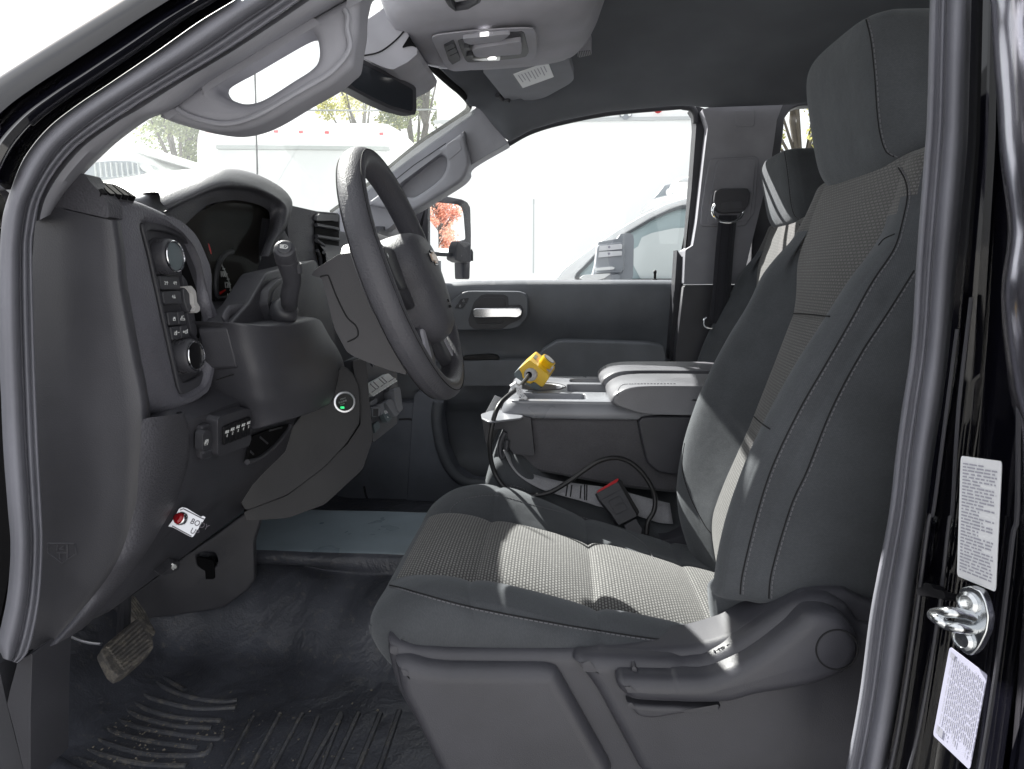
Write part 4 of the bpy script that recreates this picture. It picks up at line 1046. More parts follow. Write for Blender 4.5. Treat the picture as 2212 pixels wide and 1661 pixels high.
toggle(((705, 1160), (850, 1050), (885, 1090), (885, 1180), (745, 1250)), .012, M['plas'])
t1 = toggle(((760, 1280), (800, 1250), (930, 1250), (950, 1300), (945, 1450), (780, 1490)), .034, M['plas'])
v, f = merge([tube_geo([PSt.hit(x, y, .0345) for x, y in cS((800 + i * 16, 1300), (795 + i * 16, 1460))], .0008, 5) for i in range(7)]); mobj('ribbing', v, f, M['plasd'], t1)
toggle(((820, 1215), (960, 1195), (1020, 1160), (1035, 1380), (960, 1450), (940, 1250)), .022, M['plas'])
toggle(((1130, 840), (1270, 750), (1310, 780), (1310, 830), (1240, 880), (1200, 960)), .012, M['plas'])
toggle(((1245, 880), (1340, 815), (1385, 830), (1410, 950), (1450, 1310), (1380, 1390), (1330, 1330), (1270, 1100)), .03, M['plas'])
toggle(((1060, 1160), (1150, 1085), (1210, 1090), (1370, 1370), (1340, 1440), (1270, 1475)), .026, M['plas'])
of = toggle(((1025, 1240), (1060, 1200), (1230, 1490), (1110, 1600), (1000, 1420)), .014, M['gbase'], 'power_outlet')
v, f = merge([tube_geo([PSt.hit(x, y, .0146) for x, y in cS(*q)], .0009, 5) for q in (((1075, 1300), (1110, 1295), (1130, 1380), (1105, 1395), (1075, 1300)), ((1040, 1350), (1070, 1345), (1080, 1400), (1060, 1410), (1040, 1350)), ((1150, 1430), (1165, 1450)), ((1105, 1475), (1120, 1495)))])
mobj('symbol', v, f, M['label'], of)
plate('usb_socket', PSt, fil(cE((308, 1100), (340, 1078), (350, 1120), (318, 1160)), .15), .006, M['gbase'], stx, bevel=.002)
tube('vent_ring', [PSt.hit(x, y, .006) for x, y in cS((720, 225), (740, 290), (775, 345), (800, 310))], .003, M['chrome'], stx)
# --- centre upper dash with the air vent
CU = Pl(PX(*cW((400, 350))[0], -.515), PX(*cW((860, 370))[0], -.515), PX(*cW((660, 900))[0], -.515))
cu = plate('centre_upper_dash', CU, fil(cW((365, 320), (420, 300), (660, 355), (860, 372), (885, 395), (890, 1100), (500, 1100), (385, 700), (368, 500)), .1), .0, M['soft'], dash, bevel=.012, back=.06)
cvn = plate('air_vent', CU, fil(cW((660, 400), (690, 375), (850, 385), (875, 420), (875, 900), (690, 900), (645, 700), (642, 500)), .15), .003, M['hole'], dash, back=.004)
plate('vent_hood', CU, fil(cW((665, 400), (690, 378), (870, 392), (870, 460), (820, 450), (655, 450)), .15), .008, M['plas'], cvn, bevel=.003)
for q in (((648, 490), (820, 520), (870, 535)), ((650, 640), (720, 690), (760, 880)), ((660, 740), (690, 800), (700, 890)), ((650, 600), (870, 635))):
    tube('vane', [CU.hit(x, y, .006) for x, y in cW(*q)], .004, M['plasd'], cvn)
tube('vane_tab', [CU.hit(x, y, .012) for x, y in cW((725, 760), (765, 800))], .004, M['satin'], cvn)
plate('passenger_dash', Pl(PX(700, 600, -.54), PX(900, 600, -.54), PX(800, 800, -.54)), fil(cW((1240, 580), (1340, 490), (1480, 520), (1480, 1200), (1240, 1200)), .1), 0, M['plasd'], dash, back=.1)
grid('passenger_facia', [[W(xf(z) - .06, y, z) for y in (1.45, 1.6, 1.8, 2.0, 2.26)] for z in (.11, .05, 0, -.1, -.2, -.3, -.36)], M['plasd'], dash, ang=60)
# --- body-up warning lamp bracket hung from the lower edge
bu_ = thing('warning_lamp_bracket', FX(*cG((1180, 100))[0], .01), 'bent silver bracket with a red lamp lettered BODY UP below the dash', 'warning lamp')
PBk = Pl(P(362, 1130, .732), P(442, 1120, .752), P(420, 1160, .738))
alu = plain('brushed aluminium', (.66, .67, .70), .38, .85)
bb = plate('bracket_plate', PBk, fil(cG((1062, 125), (1085, 95), (1110, 55), (1130, 15), (1150, 4), (1180, 10), (1270, 65), (1282, 58), (1300, 68), (1216, 198), (1090, 130)), .12), .001, alu, bu_, bevel=.0006, back=.0012)
v, f = merge([outline_geo(cG((1138, 22), (1160, 14), (1272, 72), (1292, 80)), PBk, .0006, False, .0014), outline_geo(cG((1088, 122), (1210, 188)), PBk, .0006, False, .0014)]); mobj('border_line', v, f, M['inkd'], bb)
lc = PBk.hit(*cG((1134, 75))[0], .001)
lax = (PBk.n + Vector((-.75, 0, .1))).normalized()
ln = lathe('lamp_bezel', lc, lax, [(.0084, -.004), (.0084, .0), (.0076, .0012), (.0068, .001)], M['chrome'], bu_, n=28)
lathe('red_lens', lc, lax, [(.0068, .0), (.0066, .0025), (.0048, .0045), (.0001, .0055)], M['redd'], ln, n=28)
t0 = PBk.hit(*cG((1215, 95))[0], .0016); tr = PBk.hit(*cG((1275, 120))[0], .0016) - t0; tu = PBk.hit(*cG((1235, 55))[0], .0016) - t0
text('lettering', 'BODY', PBk.hit(*cG((1206, 90))[0], .0018), tr, tu, .0092, M['inkd'], bb, align='LEFT', xs=.85)
text('lettering', 'UP', PBk.hit(*cG((1205, 150))[0], .0018), tr, tu, .0092, M['inkd'], bb, align='LEFT', xs=.85)
# bonnet release tab
hr = plate('bonnet_release', Pl(FX(*cG((1020, 430))[0], .01), FX(*cG((1130, 400))[0], .01), FX(*cG((1080, 370))[0], .01)), fil(cG((1010, 438), (1060, 400), (1110, 352), (1140, 348), (1132, 400), (1070, 430)), .2), .002, M['plas'], dash, bevel=.003, back=.02)
hp = Pl(FX(*cG((1020, 430))[0], .01), FX(*cG((1130, 400))[0], .01), FX(*cG((1080, 370))[0], .01))
plate('symbol', hp, cG((1086, 392), (1092, 376), (1100, 366), (1112, 368), (1118, 380), (1112, 394), (1102, 392), (1096, 404)), .003, M['white'], hr)
# --- pedals
br_ = thing('brake_pedal', P(275, 1450, .93), 'worn ribbed brake pedal with a dusty rubber pad', 'pedal')
PBp = Pl(P(225, 1405, .93), P(325, 1350, .935), P(268, 1455, .90))
PBp = Pl(P(235, 1400, .92), P(328, 1372, .98), P(265, 1455, .90))
plate('pad', PBp, fil(cG((638, 908), (662, 872), (760, 790), (868, 702), (900, 700), (940, 770), (968, 835), (972, 890), (945, 922), (860, 1000), (790, 1056), (745, 1072), (705, 1040)), .22), .004, M['pedal'], br_, bevel=.006, back=.016)
g = []
for k in range(8):
    t = k / 7.0
    a_, b_ = lerp((672, 905), (770, 1035), t), lerp((880, 718), (962, 880), t)
    g.append(tube_geo([PBp.hit(x, y, .005) for x, y in cG(lerp(a_, b_, .04), lerp(a_, b_, .96))], .0036, 6))
v, f = merge(g); mobj('tread', v, f, M['pedal'], br_)
tube('arm', [P(265, 1400, .945), P(268, 1340, .99), P(270, 1290, 1.02), P(280, 1240, 1.04)], .010, M['rub'], br_)
acp = thing('accelerator_pedal', P(310, 1330, 1.14), 'slim ribbed accelerator pedal behind the brake pedal', 'pedal')
PAc = Pl(P(275, 1300, 1.12), P(330, 1360, 1.12), P(300, 1280, 1.15))
plate('pad', PAc, fil(cG((770, 600), (850, 560), (900, 640), (985, 790), (975, 815), (930, 790), (840, 700)), .2), .004, M['pedal'], acp, bevel=.003, back=.012)
v, f = merge([tube_geo([PAc.hit(x, y, .005) for x, y in spl(cG((790 + i * 14, 600 - i * 6), (860 + i * 14, 690 - i * 4), (920 + i * 10, 780)), 5)], .002, 5) for i in range(5)]); mobj('tread', v, f, M['pedal'], acp)
tube('pedal_stop', [P(*q, .97) for q in spl(cG((455, 822), (520, 848), (580, 862), (640, 868)), 5)], .003, M['satin'], cab, label='bright curved metal rod on the floor beside the brake pedal')
# ================================================================== STEERING COLUMN AND WHEEL
colm = thing('steering_column', P(760, 660, 1.0), 'dark steering column shroud with an indicator stalk and headlamp button', 'steering column')
shr = ybox('shroud', fil(cW((598, 985), (640, 930), (760, 850), (870, 778), (1010, 762), (1120, 900), (1250, 1250), (1420, 1640)) + cE((520, 790), (420, 765), (300, 722), (180, 672), (135, 640), (60, 500), (10, 300), (-20, 180)), .14), .925, 1.135, M['plas'], colm, bevel=.028, seg=5)
shr.data.materials[0] = M['shroud']
sv = bvh(shr)
g = []
for q in (cW((606, 1050), (690, 1000), (760, 985), (780, 1010), (850, 1190), (950, 1390), (1040, 1480), (1065, 1560), (1040, 1600), (960, 1640)),):
    ln = castline(sv, q, 50, .0004)
    if len(ln) > 4: g.append(tube_geo(ln, .0011, 5))
if g: v, f = merge(g); mobj('panel_gap', v, f, M['threadd'], shr)
# stalk
sp0 = P(*cD((1830, 340))[0], .93)
sp1 = P(*cD((1830, 280))[0], .905); sp2 = P(*cD((1845, 190))[0], .885); sp3 = P(*cD((1828, 110))[0], .868); sp4 = P(*cD((1808, 50))[0], .855); sp5 = P(*cD((1800, 5))[0], .846); sp6 = P(*cA((1796, 1560))[0], .836)
path = [Vector(p) for p in spl([tuple(p) for p in (sp0, sp1, sp2, sp3, sp4, sp5)], 6)]
n = len(path)
rad = [.0115 if i < 4 else .0118 + .0018 * sst(i / n, .3, .75) for i in range(n)]
stalk = tube('indicator_stalk', path, rad, M['plas'], colm, n=24)
ax = (sp6 - sp4).normalized()
lathe('stalk_end', sp4, ax, [(.0134, -.004), (.0138, .002), (.0127, .003), (.0138, .004), (.0138, .014), (.0134, .0165), (.0124, .0205), (.0090, .0225)], M['plas'], stalk, n=36)
btn = lathe('lamp_button', sp4 + ax * .017, ax, [(.0092, 0), (.0092, .006), (.0084, .0068), (.0001, .0068)], M['plasd'], stalk, n=32)
bc = sp4 + ax * .0242; br = (RT - ax * RT.dot(ax)).normalized(); bu = ax.cross(br)
if bu.z < 0: bu = -bu
def bpnt(x, y): return bc + br * x * .66 + bu * y * .66
g = [tube_geo([bpnt(-.0078, .0036 - i * .0018), bpnt(-.0018, .0036 - i * .0018)], .0004, 4) for i in range(5)]
g.append(tube_geo([bpnt(x, y) for x, y in ((-.001, .0042), (.003, .0042), (.0062, .002), (.0066, 0), (.0062, -.002), (.003, -.0042), (-.001, -.0042), (-.001, .0042))], .0004, 4))
g.append(tube_geo([bpnt(x, y) for x, y in ((.0008, -.002), (.0025, .002), (.0042, -.002))], .0004, 4))
v, f = merge(g); mobj('symbol', v, f, M['white'], btn)
lathe('stalk_gaiter', sp0 + Vector((-.014, .014, -.010)), Vector((.6, -.7, .7)), [(.020, -.008), (.019, .004), (.015, .010), (.011, .012)], M['plasd'], colm, n=32)
tube('stalk_slider', [P(*cD((1885, 85))[0], .862), P(*cD((1892, 140))[0], .868)], .004, M['plasd'], stalk)

wh = thing('steering_wheel', P(878, 596, 1.03), 'dark grey leather-grain steering wheel with two side spokes and a cross shaped badge', 'steering wheel')
wc = Vector((-.229, 1.03, ZC - .001)); tilt = R(19.6)
wu = Vector((-math.sin(tilt), 0, math.cos(tilt)))        # up in the wheel plane
wn = Vector((math.cos(tilt), 0, math.sin(tilt)))         # towards the driver
wr = Vector((0, 1, 0))                                    # to the passenger side
wr = (wr + wn * 0.0).normalized()
def wp(a, b, c=0): return wc + wr * a + wu * b + wn * c
NR, NT = 96, 18
rows = []
for i in range(NR + 1):
    t = 2 * math.pi * i / NR
    d = wr * math.cos(t) + wu * math.sin(t); r = []
    for k in range(NT + 1):
        s = 2 * math.pi * k / NT
        thick = .0195 if abs(math.sin(t)) > .25 else .0205
        r.append(wc + d * (.1795 + math.cos(s) * .0165) + wn * (math.sin(s) * thick))
    rows.append(r)
rim_ = grid('rim', rows, M['soft'], wh, ang=180, uvs=False)
v, f = merge([tube_geo([wc + (wr * math.cos(2 * math.pi * i / 120) + wu * math.sin(2 * math.pi * i / 120)) * (.1795 + .0165 * ca) + wn * (sa * .0200) for i in range(121)], .0007, 4) for ca, sa in ((.62, -.80), (.45, .9))])
mobj('seam', v, f, M['threadd'], rim_)
# airbag cover
ho = []
for k in range(64):
    t = 2 * math.pi * k / 64; c_, s_ = math.cos(t), math.sin(t)
    ex = abs(c_) ** .7 * (1 if c_ > 0 else -1); ey = abs(s_) ** .75 * (1 if s_ > 0 else -1)
    hx = .092 if s_ > 0 else .080 - .012 * (-s_)
    hy = .062 if s_ > 0 else .108
    ho.append((ex * hx, ey * hy - .002))
rows = []
for s, c in ((1.0, -.05), (1.0, -.012), (1.0, .004), (.985, .018), (.94, .030), (.86, .038), (.7, .043), (.45, .046), (.2, .047), (.01, .047)):
    rows.append([wp(x * s, y * s, c) for x, y in ho])
hub = grid('hub_cover', rows, M['soft'], wh, close=True, ang=180, uvs=False)
# badge: plain cross shaped emblem
def badge(s, c, mat, nm, par):
    pts = [(-.024, -.006), (-.009, -.006), (-.0075, -.0105), (.0105, -.0105), (.009, -.006), (.024, -.006), (.0205, .006), (.0105, .006), (.009, .0105), (-.009, .0105), (-.0075, .006), (-.0265, .006)]
    return prism(nm, [wp(x * s, y * s + .012, c) for x, y in pts], wn * .002, mat, par, bevel=.0005)
e1 = badge(1.12, .0465, M['blk'], 'emblem', hub)
badge(.86, .0482, plain('copper badge fill', (.42, .32, .26), .35, .9), 'emblem_fill', e1)
e1.data.materials[0] = plain('bronze badge rim', (.01, .01, .012), .2, .3)
text('lettering', 'SRS', wp(0, -.055, .0465), wr, wu, .007, M['threadd'], hub)
text('lettering', 'AIRBAG', wp(0, -.064, .0460), wr, wu, .006, M['threadd'], hub)
# spokes
def spoke(nm, pts, w, mat, bev=.006, th=.022):
    """pts: outline in the wheel plane"""
    return prism(nm, [wp(x, y, w) for x, y in pts], -wn * th, mat, wh, bevel=bev)
for s in (-1, 1):
    sp = spoke('spoke', [(s * x, y) for x, y in ((.06, .040), (.12, .040), (.168, .055), (.172, .02), (.168, -.03), (.13, -.028), (.08, -.05), (.05, -.05))], .012, M['plas'])
    pn = prism('switch_panel', [wp(s * x, y, .0165) for x, y in fil([(.094, .034), (.145, .036), (.157, .028), (.152, -.008), (.138, -.024), (.100, -.022)], .2)], -wn * .01, M['gbase'] if s > 0 else M['plasd'], sp, bevel=.003)
    if s < 0: text('symbol', '+', wp(-.148, .022, .0172), wr, wu, .012, M['white'], pn)
    lo = spoke('spoke', [(s * x, y) for x, y in ((.02, -.09), (.065, -.075), (.085, -.10), (.108, -.128), (.122, -.142), (.090, -.166), (.060, -.15), (.04, -.135))], .006, M['plas'], .008, .02)
    prism('spoke_inlay', [wp(s * x, y, .0085) for x, y in fil([(.052, -.085), (.066, -.080), (.096, -.124), (.105, -.138), (.092, -.150), (.07, -.12)], .2)], -wn * .006, M['satin'], lo, bevel=.002).data.materials[0] = M['pod']
lathe('column_boss', wp(0, 0, -.07), wn, [(.075, 0), (.075, .05), (.06, .07)], M['plas'], wh, n=32)
# ================================================================== SEATS
ds = thing('bucket_seat', (0.0, 1.0, ZC - .75), 'dark cloth driver seat with patterned inserts, lit by sun patches on its cushion', 'car seat', 'front bucket seats')
def dense(knots, vals, n):
    return [(t, interp(t, list(zip(knots, vals)))) for t in [knots[0] + (knots[-1] - knots[0]) * i / (n - 1) for i in range(n)]]
# ---- cushion
cprof = [(-.15, -.515), (-.195, -.500), (-.224, -.478), (-.240, -.450), (-.238, -.428), (-.222, -.412), (-.195, -.404), (-.165, -.404), (-.135, -.409), (-.116, -.4165), (-.111, -.4205), (-.106, -.4165), (-.09, -.416), (-.05, -.424), (0, -.436), (.03, -.444), (.049, -.4515), (.054, -.456), (.059, -.451), (.075, -.451), (.11, -.458), (.15, -.469), (.185, -.479), (.209, -.487), (.214, -.491), (.219, -.487), (.24, -.490), (.28, -.50), (.33, -.515)]
cp2 = cprof
seamrow = [10, 17, 24]
# lateral stations: (Y, side lift, seam?) ; lift is faded at the nose
lat = [(.790, None), (.764, None), (.754, None), (.752, None), (.757, None), (.766, .022), (.7725, .0275), (.778, .0275), (.795, .033), (.820, .031), (.845, .020), (.862, .006), (.872, -.001), (.876, -.005), (.880, .0), (.90, .004), (.94, .007), (.97, .008), (1.0, .008), (1.03, .008), (1.06, .007), (1.10, .004), (1.12, .0), (1.124, -.005), (1.128, -.001), (1.138, .006), (1.155, .020), (1.18, .031), (1.205, .033), (1.222, .0275), (1.2275, .0275), (1.234, .022), (1.243, None), (1.248, None), (1.246, None), (1.236, None), (1.21, None)]
NL = len(lat)
low = {0: -.10, 1: -.092, 2: -.06, 3: -.02, 4: .006}
# keep the lower edge of the side panels level
rows = []
for i, (x, z) in enumerate(cp2):
    r = []
    t = sst(x, -.235, -.10)
    for j, (y, l) in enumerate(lat):
        jj = min(j, NL - 1 - j)
        if l is None:
            # side wall from crest down to level bottom
            top = z + .022 * (.35 + .65 * t) - (.028 * sst(x, -.12, .14) if y > 1 else 0); bot = -.462 if y < 1 else -.50
            k = {4: .12, 3: .45, 2: .80, 1: 1.0, 0: 1.05}[jj]
            zz = top + (min(bot, top - .02) - top) * k
            xx = x
            if i < 5: zz = z + (.0 if i < 2 else .004)
        else:
            zz = z + l * (.35 + .65 * t) * (1.0 if i > 5 else .3 if i > 3 else .0)
            if jj < 10 and y < 1: zz += .012 * sst(x, .05, .22)      # near bolster rises towards the backrest
            if y > 1.12: zz -= (l + .016) * .75 * sst(x, -.12, .14) * min(1, (y - 1.12) / .03)
            xx = x
        # plan rounding of the front corners
        e = min(1, max(0, (.05 - min(y - .752, 1.248 - y)) / .05))
        xx = xx + .055 * e * e * (1 - sst(x, -.25, -.02))
        # crown of the panels between the seams
        if 12 < j < 24:
            for a, b in ((-.111, .054), (.054, .214)):
                if a < x < b: zz += .007 * math.sin(math.pi * (x - a) / (b - a)) * (1 - ((y - 1) / .122) ** 2)
        r.append(Vector((xx, y, ZC + zz)))
    rows.append(r)
cush = grid('cushion', rows, [M['bolster'], M['insert']], ds, fmf=lambda i, j: 1 if 13 <= j < 23 and i >= 5 else 0, sub=2, ang=180)
# ---- backrest
XB = -.018
INS = [(-.56, .310), (-.53, .298), (-.46, .278), (-.40, .271), (-.34, .288), (-.28, .311), (-.233, .328), (-.15, .355), (-.06, .383), (0, .391), (.02, .394), (.06, .405), (.10, .415), (.135, .426), (.15, .432)]
CRE = [(-.56, .27), (-.50, .245), (-.45, .226), (-.39, .217), (-.34, .219), (-.28, .229), (-.208, .250), (-.15, .274), (-.101, .298), (-.05, .327), (-.003, .353), (.035, .384), (.055, .402), (.08, .412), (.135, .428), (.15, .436)]
zs = [-.52, -.48, -.44, -.41, -.387, -.382, -.35, -.32, -.29, -.262, -.2465, -.2425, -.2385, -.22, -.19, -.16, -.13, -.10, -.08, -.0665, -.0625, -.0585, -.04, -.02, 0, .02, .04, .055, .07, .09, .11, .125, .134, .140]
def bl(z):
    near = half(z, XB - .006 * (1 - sst(z, -.02, .05))); far = half(z, XB * sst(z, -.06, .06))
    return near + [(2.0 - y, x) for y, x in reversed(far[:-1])]
def half(z, dxc):
    c, n_ = interp(z, CRE) + dxc, interp(z, INS) + XB * .8
    o = min(1, max(0, (z - .0) / .06))            # top: panel spreads over the shoulders
    yo = .765 + .055 * sst(z, -.02, .14)           # outer edge draws in at the shoulders
    g = .0 if True else 0
    dp = n_ - c
    sm = .885 - .035 * sst(z, -.05, .04)
    cr = lambda y: y
    pts = [(yo + .030, c + .240), (yo + .004, c + .200), (yo - .006, c + .130), (yo - .008, c + .080), (yo - .006, c + .055), (yo - .003, c + .042), (yo + .0, c + .0385), (yo + .001, c + .035),
           (yo + .002, c + .020), (yo + .009, c + .004), (yo + .0125, c + .004), (yo + .018, c - .001), (yo + .040, c - .003 + .1 * 0), (yo + .060, c + .12 * dp), (yo + .080, c + .45 * dp), (sm - .012, c + .88 * dp), (sm - .003, n_ + .001), (sm, n_ + .005), (sm + .004, n_), (sm + .03, n_ - .004), (.96, n_ - .006), (1.0, n_ - .006)]
    return pts
rows = []
for k, z in enumerate(zs):
    r = []
    gz = 0
    for y, x in bl(z):
        d = abs(y - 1.0)
        # groove of the cross seams on the insert only, crowns between
        if d < .108:
            if k in (11, 20): x += .005
            for a, b in ((-.45, -.2425), (-.2425, -.0625), (-.0625, .12)):
                if a < z < b: x -= .006 * math.sin(math.pi * (z - a) / (b - a)) * (1 - (d / .11) ** 2)
        if z < -.385 and y < .86: y += .035
        r.append(Vector((x, y, ZC + z)))
    rows.append(r)
# roll the top over to the rear and the bottom under
def shiftrow(r, dx, dz, f=1.0):
    return [Vector((1e9 * 0 + p.x + dx, 1.0 + (p.y - 1.0) * f, p.z + dz)) for p in r]
top = rows[-1]
rows.append([Vector((p.x + .008, 1 + (p.y - 1) * .985, p.z + .007)) for p in top])
rows.append([Vector((min(p.x + .022, interp(.14, CRE) + .22), 1 + (p.y - 1) * .96, p.z + .011)) for p in top])
rows.append([Vector((min(p.x + .06, interp(.14, CRE) + .22), 1 + (p.y - 1) * .93, p.z + .009)) for p in top])
rows.append([Vector((interp(.14, CRE) + .22, 1 + (p.y - 1) * .9, p.z - .012)) for p in top])
# lower part of the side panel: sloping hem
for r, z in zip(rows, zs):
    if z < -.34:
        for j in list(range(0, 8)) + list(range(len(r) - 8, len(r))):
            pass
back_ = grid('backrest', rows, [M['bolster'], M['insertb']], ds, close=True, fmf=lambda i, j: 1 if (17 <= j < 25 or (10 <= j < 32 and i >= 26 + .35 * max(0, 17 - j, j - 25))) else 0, sub=2, ang=180)
# ---- headrest
hz = [(.120, .35), (.124, .62), (.134, .82), (.155, .94), (.19, .99), (.23, 1.0), (.26, .985), (.285, .93), (.302, .84), (.313, .70), (.318, .5), (.319, .3)]
rows = []
for z, s in hz:
    r = []
    xf0 = .408 - .19 * (z - .13) * (1 if z > .13 else 0) + .0
    xf0 = interp(z, [(.118, .425), (.13, .413), (.16, .404), (.21, .396), (.26, .384), (.295, .374), (.312, .372), (.322, .372)])
    dep = .105 * (.55 + .45 * s)
    hw = .140 * (s ** .55)
    xf0 += XB
    cxh = xf0 + .052 + (1 - s) * .02
    for k in range(40):
        t = 2 * math.pi * k / 40; c_, s_ = math.cos(t), math.sin(t)
        ex = abs(c_) ** .45 * (1 if c_ > 0 else -1); ey = abs(s_) ** .42 * (1 if s_ > 0 else -1)
        xx = cxh + ex * dep / 2
        if ex < -.5: xx += .006 * abs(ey) ** 3
        r.append(Vector((xx, 1.012 + ey * hw, ZC + z)))
    rows.append(r)
hr_ = grid('headrest', rows, M['bolster'], ds, close=True, sub=2, ang=180)
# close top and bottom
for s_ in (-.06, .06):
    tube('headrest_post', [Vector((.46, 1.012 + s_, ZC + .10)), Vector((.46, 1.012 + s_, ZC + .15))], .006, M['blk'], ds)
# caps of the headrest
def cap(rows_, nm, par):
    c0 = sum(rows_, Vector()) / len(rows_)
    mobj(nm, rows_ + [c0], [(i, (i + 1) % len(rows_), len(rows_)) for i in range(len(rows_))], M['bolster'], par, ang=180, uv=[(p.x, p.y) for p in rows_] + [(c0.x, c0.y)])
cap(rows[0], 'underside', hr_); cap(rows[-1], 'top_panel', hr_)
# ---- stitching laid on the finished surfaces (same lines on the passenger seat)
bk, bc_, bh = bvh(back_), bvh(cush), bvh(hr_)
def stitch(nm, tree, pp, par, off=.0004, n=90, mat='thread', dashes=True):
    ln = castline(tree, pp, n, off)
    if len(ln) < 4: return
    geos = stitches_geo(ln) if dashes else [tube_geo(ln, .0009, 5)]
    v, f = merge(geos); return mobj(nm, v, f, M[mat], par)
s1 = [(1600, 1283)] + cI((440, 400), (540, 0)) + cF((640, 1330), (800, 1000), (950, 740), (1100, 480), (1250, 210), (1390, 0)) + cC((1440, 1430), (1478, 1250), (1466, 1140), (1420, 1060))
s2 = cI((602, 580), (622, 400), (740, 0)) + cF((840, 1400), (1000, 1000), (1180, 660), (1350, 400), (1520, 130))
def off(pp, dx): return [(x + dx, y) for x, y in pp]
for s in (s1, s2):
    stitch('stitching', bk, off(s, 5), back_, mat='thread'); stitch('seam', bk, off(s, -1), back_, .0002, mat='threadd', dashes=False)
for q in (((1714, 677), (1750, 679), (1793, 684)), ((1629, 900), (1645, 914), (1664, 927))):
    stitch('seam', bk, q, back_, .0003, mat='threadd', dashes=False)
stitch('seam', bk, cC((1395, 1480), (1330, 1510), (1295, 1550)), back_, .0002, mat='threadd', dashes=False)
stitch('seam', bk, [(1479, 957), (1474, 1010), (1490, 1070), (1520, 1130), (1535, 1150)], back_, .0002, mat='threadd', dashes=False)
c1s = cH((385, 505), (480, 525), (600, 560), (900, 640), (1300, 720), (1700, 790), (2100, 850), (2200, 855)) + cI((240, 880),)
stitch('stitching', bc_, off(c1s, 0), cush); stitch('seam', bc_, [(x, y - 4) for x, y in c1s], cush, .0002, mat='threadd', dashes=False)
stitch('stitching', bc_, cE((790, 1659), (800, 1630), (850, 1590), (950, 1560), (1100, 1555)) + cH((1350, 0), (1700, 90), (1900, 160), (2020, 240), (2075, 330)), cush)
stitch('seam', bc_, cH((2105, 855), (2108, 910)), cush, .0002, mat='threadd', dashes=False)
hs1 = cC((1215, 105), (1250, 250), (1275, 480), (1290, 700), (1310, 850), (1345, 955), (1400, 990))
stitch('stitching', bh, off(hs1, 3), hr_); stitch('seam', bh, off(hs1, -2), hr_, .0002, mat='threadd', dashes=False)

# ---- passenger seat: a copy, set further back
def copy_tree(o, parent=None, skip=()):
    c = o.copy(); COL.objects.link(c)
    if parent is not None:
        c.parent = parent; c.matrix_parent_inverse = o.matrix_parent_inverse.copy()
    for ch in list(o.children):
        if ch.name.split('.')[0] not in skip: copy_tree(ch, c, skip)
    return c
ps = copy_tree(ds); ps.name = 'bucket_seat.001'
ps.location = ds.location + Vector((.195, .92, 0))
setup(ps, 'dark cloth passenger seat further back behind the centre console', 'car seat')

# ---- driver seat side shield, recliner lever
shp = cH((385, 830), (450, 870), (560, 905), (760, 920), (1100, 925), (2100, 922)) + cI((0, 915), (130, 905), (260, 870), (370, 835), (460, 780), (560, 715), (700, 620), (820, 555), (950, 540), (1100, 545), (1200, 600), (1330, 660)) + [(1960, 1400), (1960, 1780)] + cH((760, 1760), (700, 1659), (560, 1370), (460, 1200), (410, 1050), (385, 920))
shield = yround('side_shield', fil(shp, .12), .742, .80, M['shield'], ds, r=.014, label='moulded plastic side shield with a recliner lever')
# raised front panel and raised rear panel leaving the stepped channel between them
fp1 = cH((420, 985), (520, 985), (640, 1015), (760, 1028), (1380, 1035), (1455, 1050), (1490, 1100), (1860, 1760), (760, 1760), (700, 1659), (560, 1370), (470, 1200))
yround('front_panel', fil(fp1, .16), .724, .752, M['shield'], shield, r=.017)
fp2 = cH((1560, 985), (1600, 962), (1700, 965), (2212, 985)) + cI((60, 1000), (200, 985), (330, 925), (480, 830), (640, 720), (780, 630), (900, 590), (1010, 590), (1110, 640), (1200, 760), (1330, 800)) + [(1960, 1780)] + cH((2030, 1760), (1720, 1180), (1600, 1020))
yround('rear_panel', fil(fp2, .14), .726, .752, M['shield'], shield, r=.016)
lev = spl(cH((1845, 1115), (1870, 1098), (1980, 1100), (2212, 1105)) + cI((0, 1100), (200, 1100), (330, 1060), (480, 985), (620, 890), (760, 780), (850, 705), (960, 680), (1080, 710), (1160, 800), (1190, 900), (1160, 1010), (1080, 1080), (900, 1150), (700, 1190), (520, 1220), (350, 1265), (150, 1270), (0, 1265)) + cH((2100, 1262), (1960, 1250), (1900, 1215), (1850, 1165)), 4, True)
lv = yround('recliner_lever', lev, .702, .74, M['shield'], shield, r=.015)
lip = spl(cH((1905, 1235), (1960, 1255), (2100, 1265), (2212, 1268)) + cI((100, 1275), (300, 1270), (200, 1290), (0, 1325)) + cH((2080, 1345), (2000, 1335), (1960, 1310)), 4, True)
yround('lever_underside', lip, .714, .74, M['plas'], lv, r=.005)
ring = [P(*cI((1031 + 132 * math.cos(2 * math.pi * k / 40), 905 + 126 * math.sin(2 * math.pi * k / 40)))[0], .7017) for k in range(41)]
tube('pivot_cap', ring, .0010, M['threadd'], lv, n=5)
ybox('mould_tab', fil(cH((1938, 1020), (1960, 1012), (1972, 1030), (1975, 1100), (1950, 1100)), .2), .719, .74, M['shield'], shield, bevel=.003)
# airbag tab on the shield top
sv2 = bvh(shield)
tg = spl(cI((275, 905), (410, 855), (430, 868), (425, 885), (290, 930), (272, 920)), 3, True)
ln = [P(x, y, .739) for x, y in tg]
tube('airbag_mark', ln + [ln[0]], .0008, M['shield'], shield, n=5)
p0 = P(*cI((290, 916))[0], .738); text('lettering', 'AIRBAG', P(*cI((350, 893))[0], .738), P(*cI((400, 873))[0], .738) - p0, P(*cI((280, 880))[0], .738) - p0, .012, M['plas'], shield)
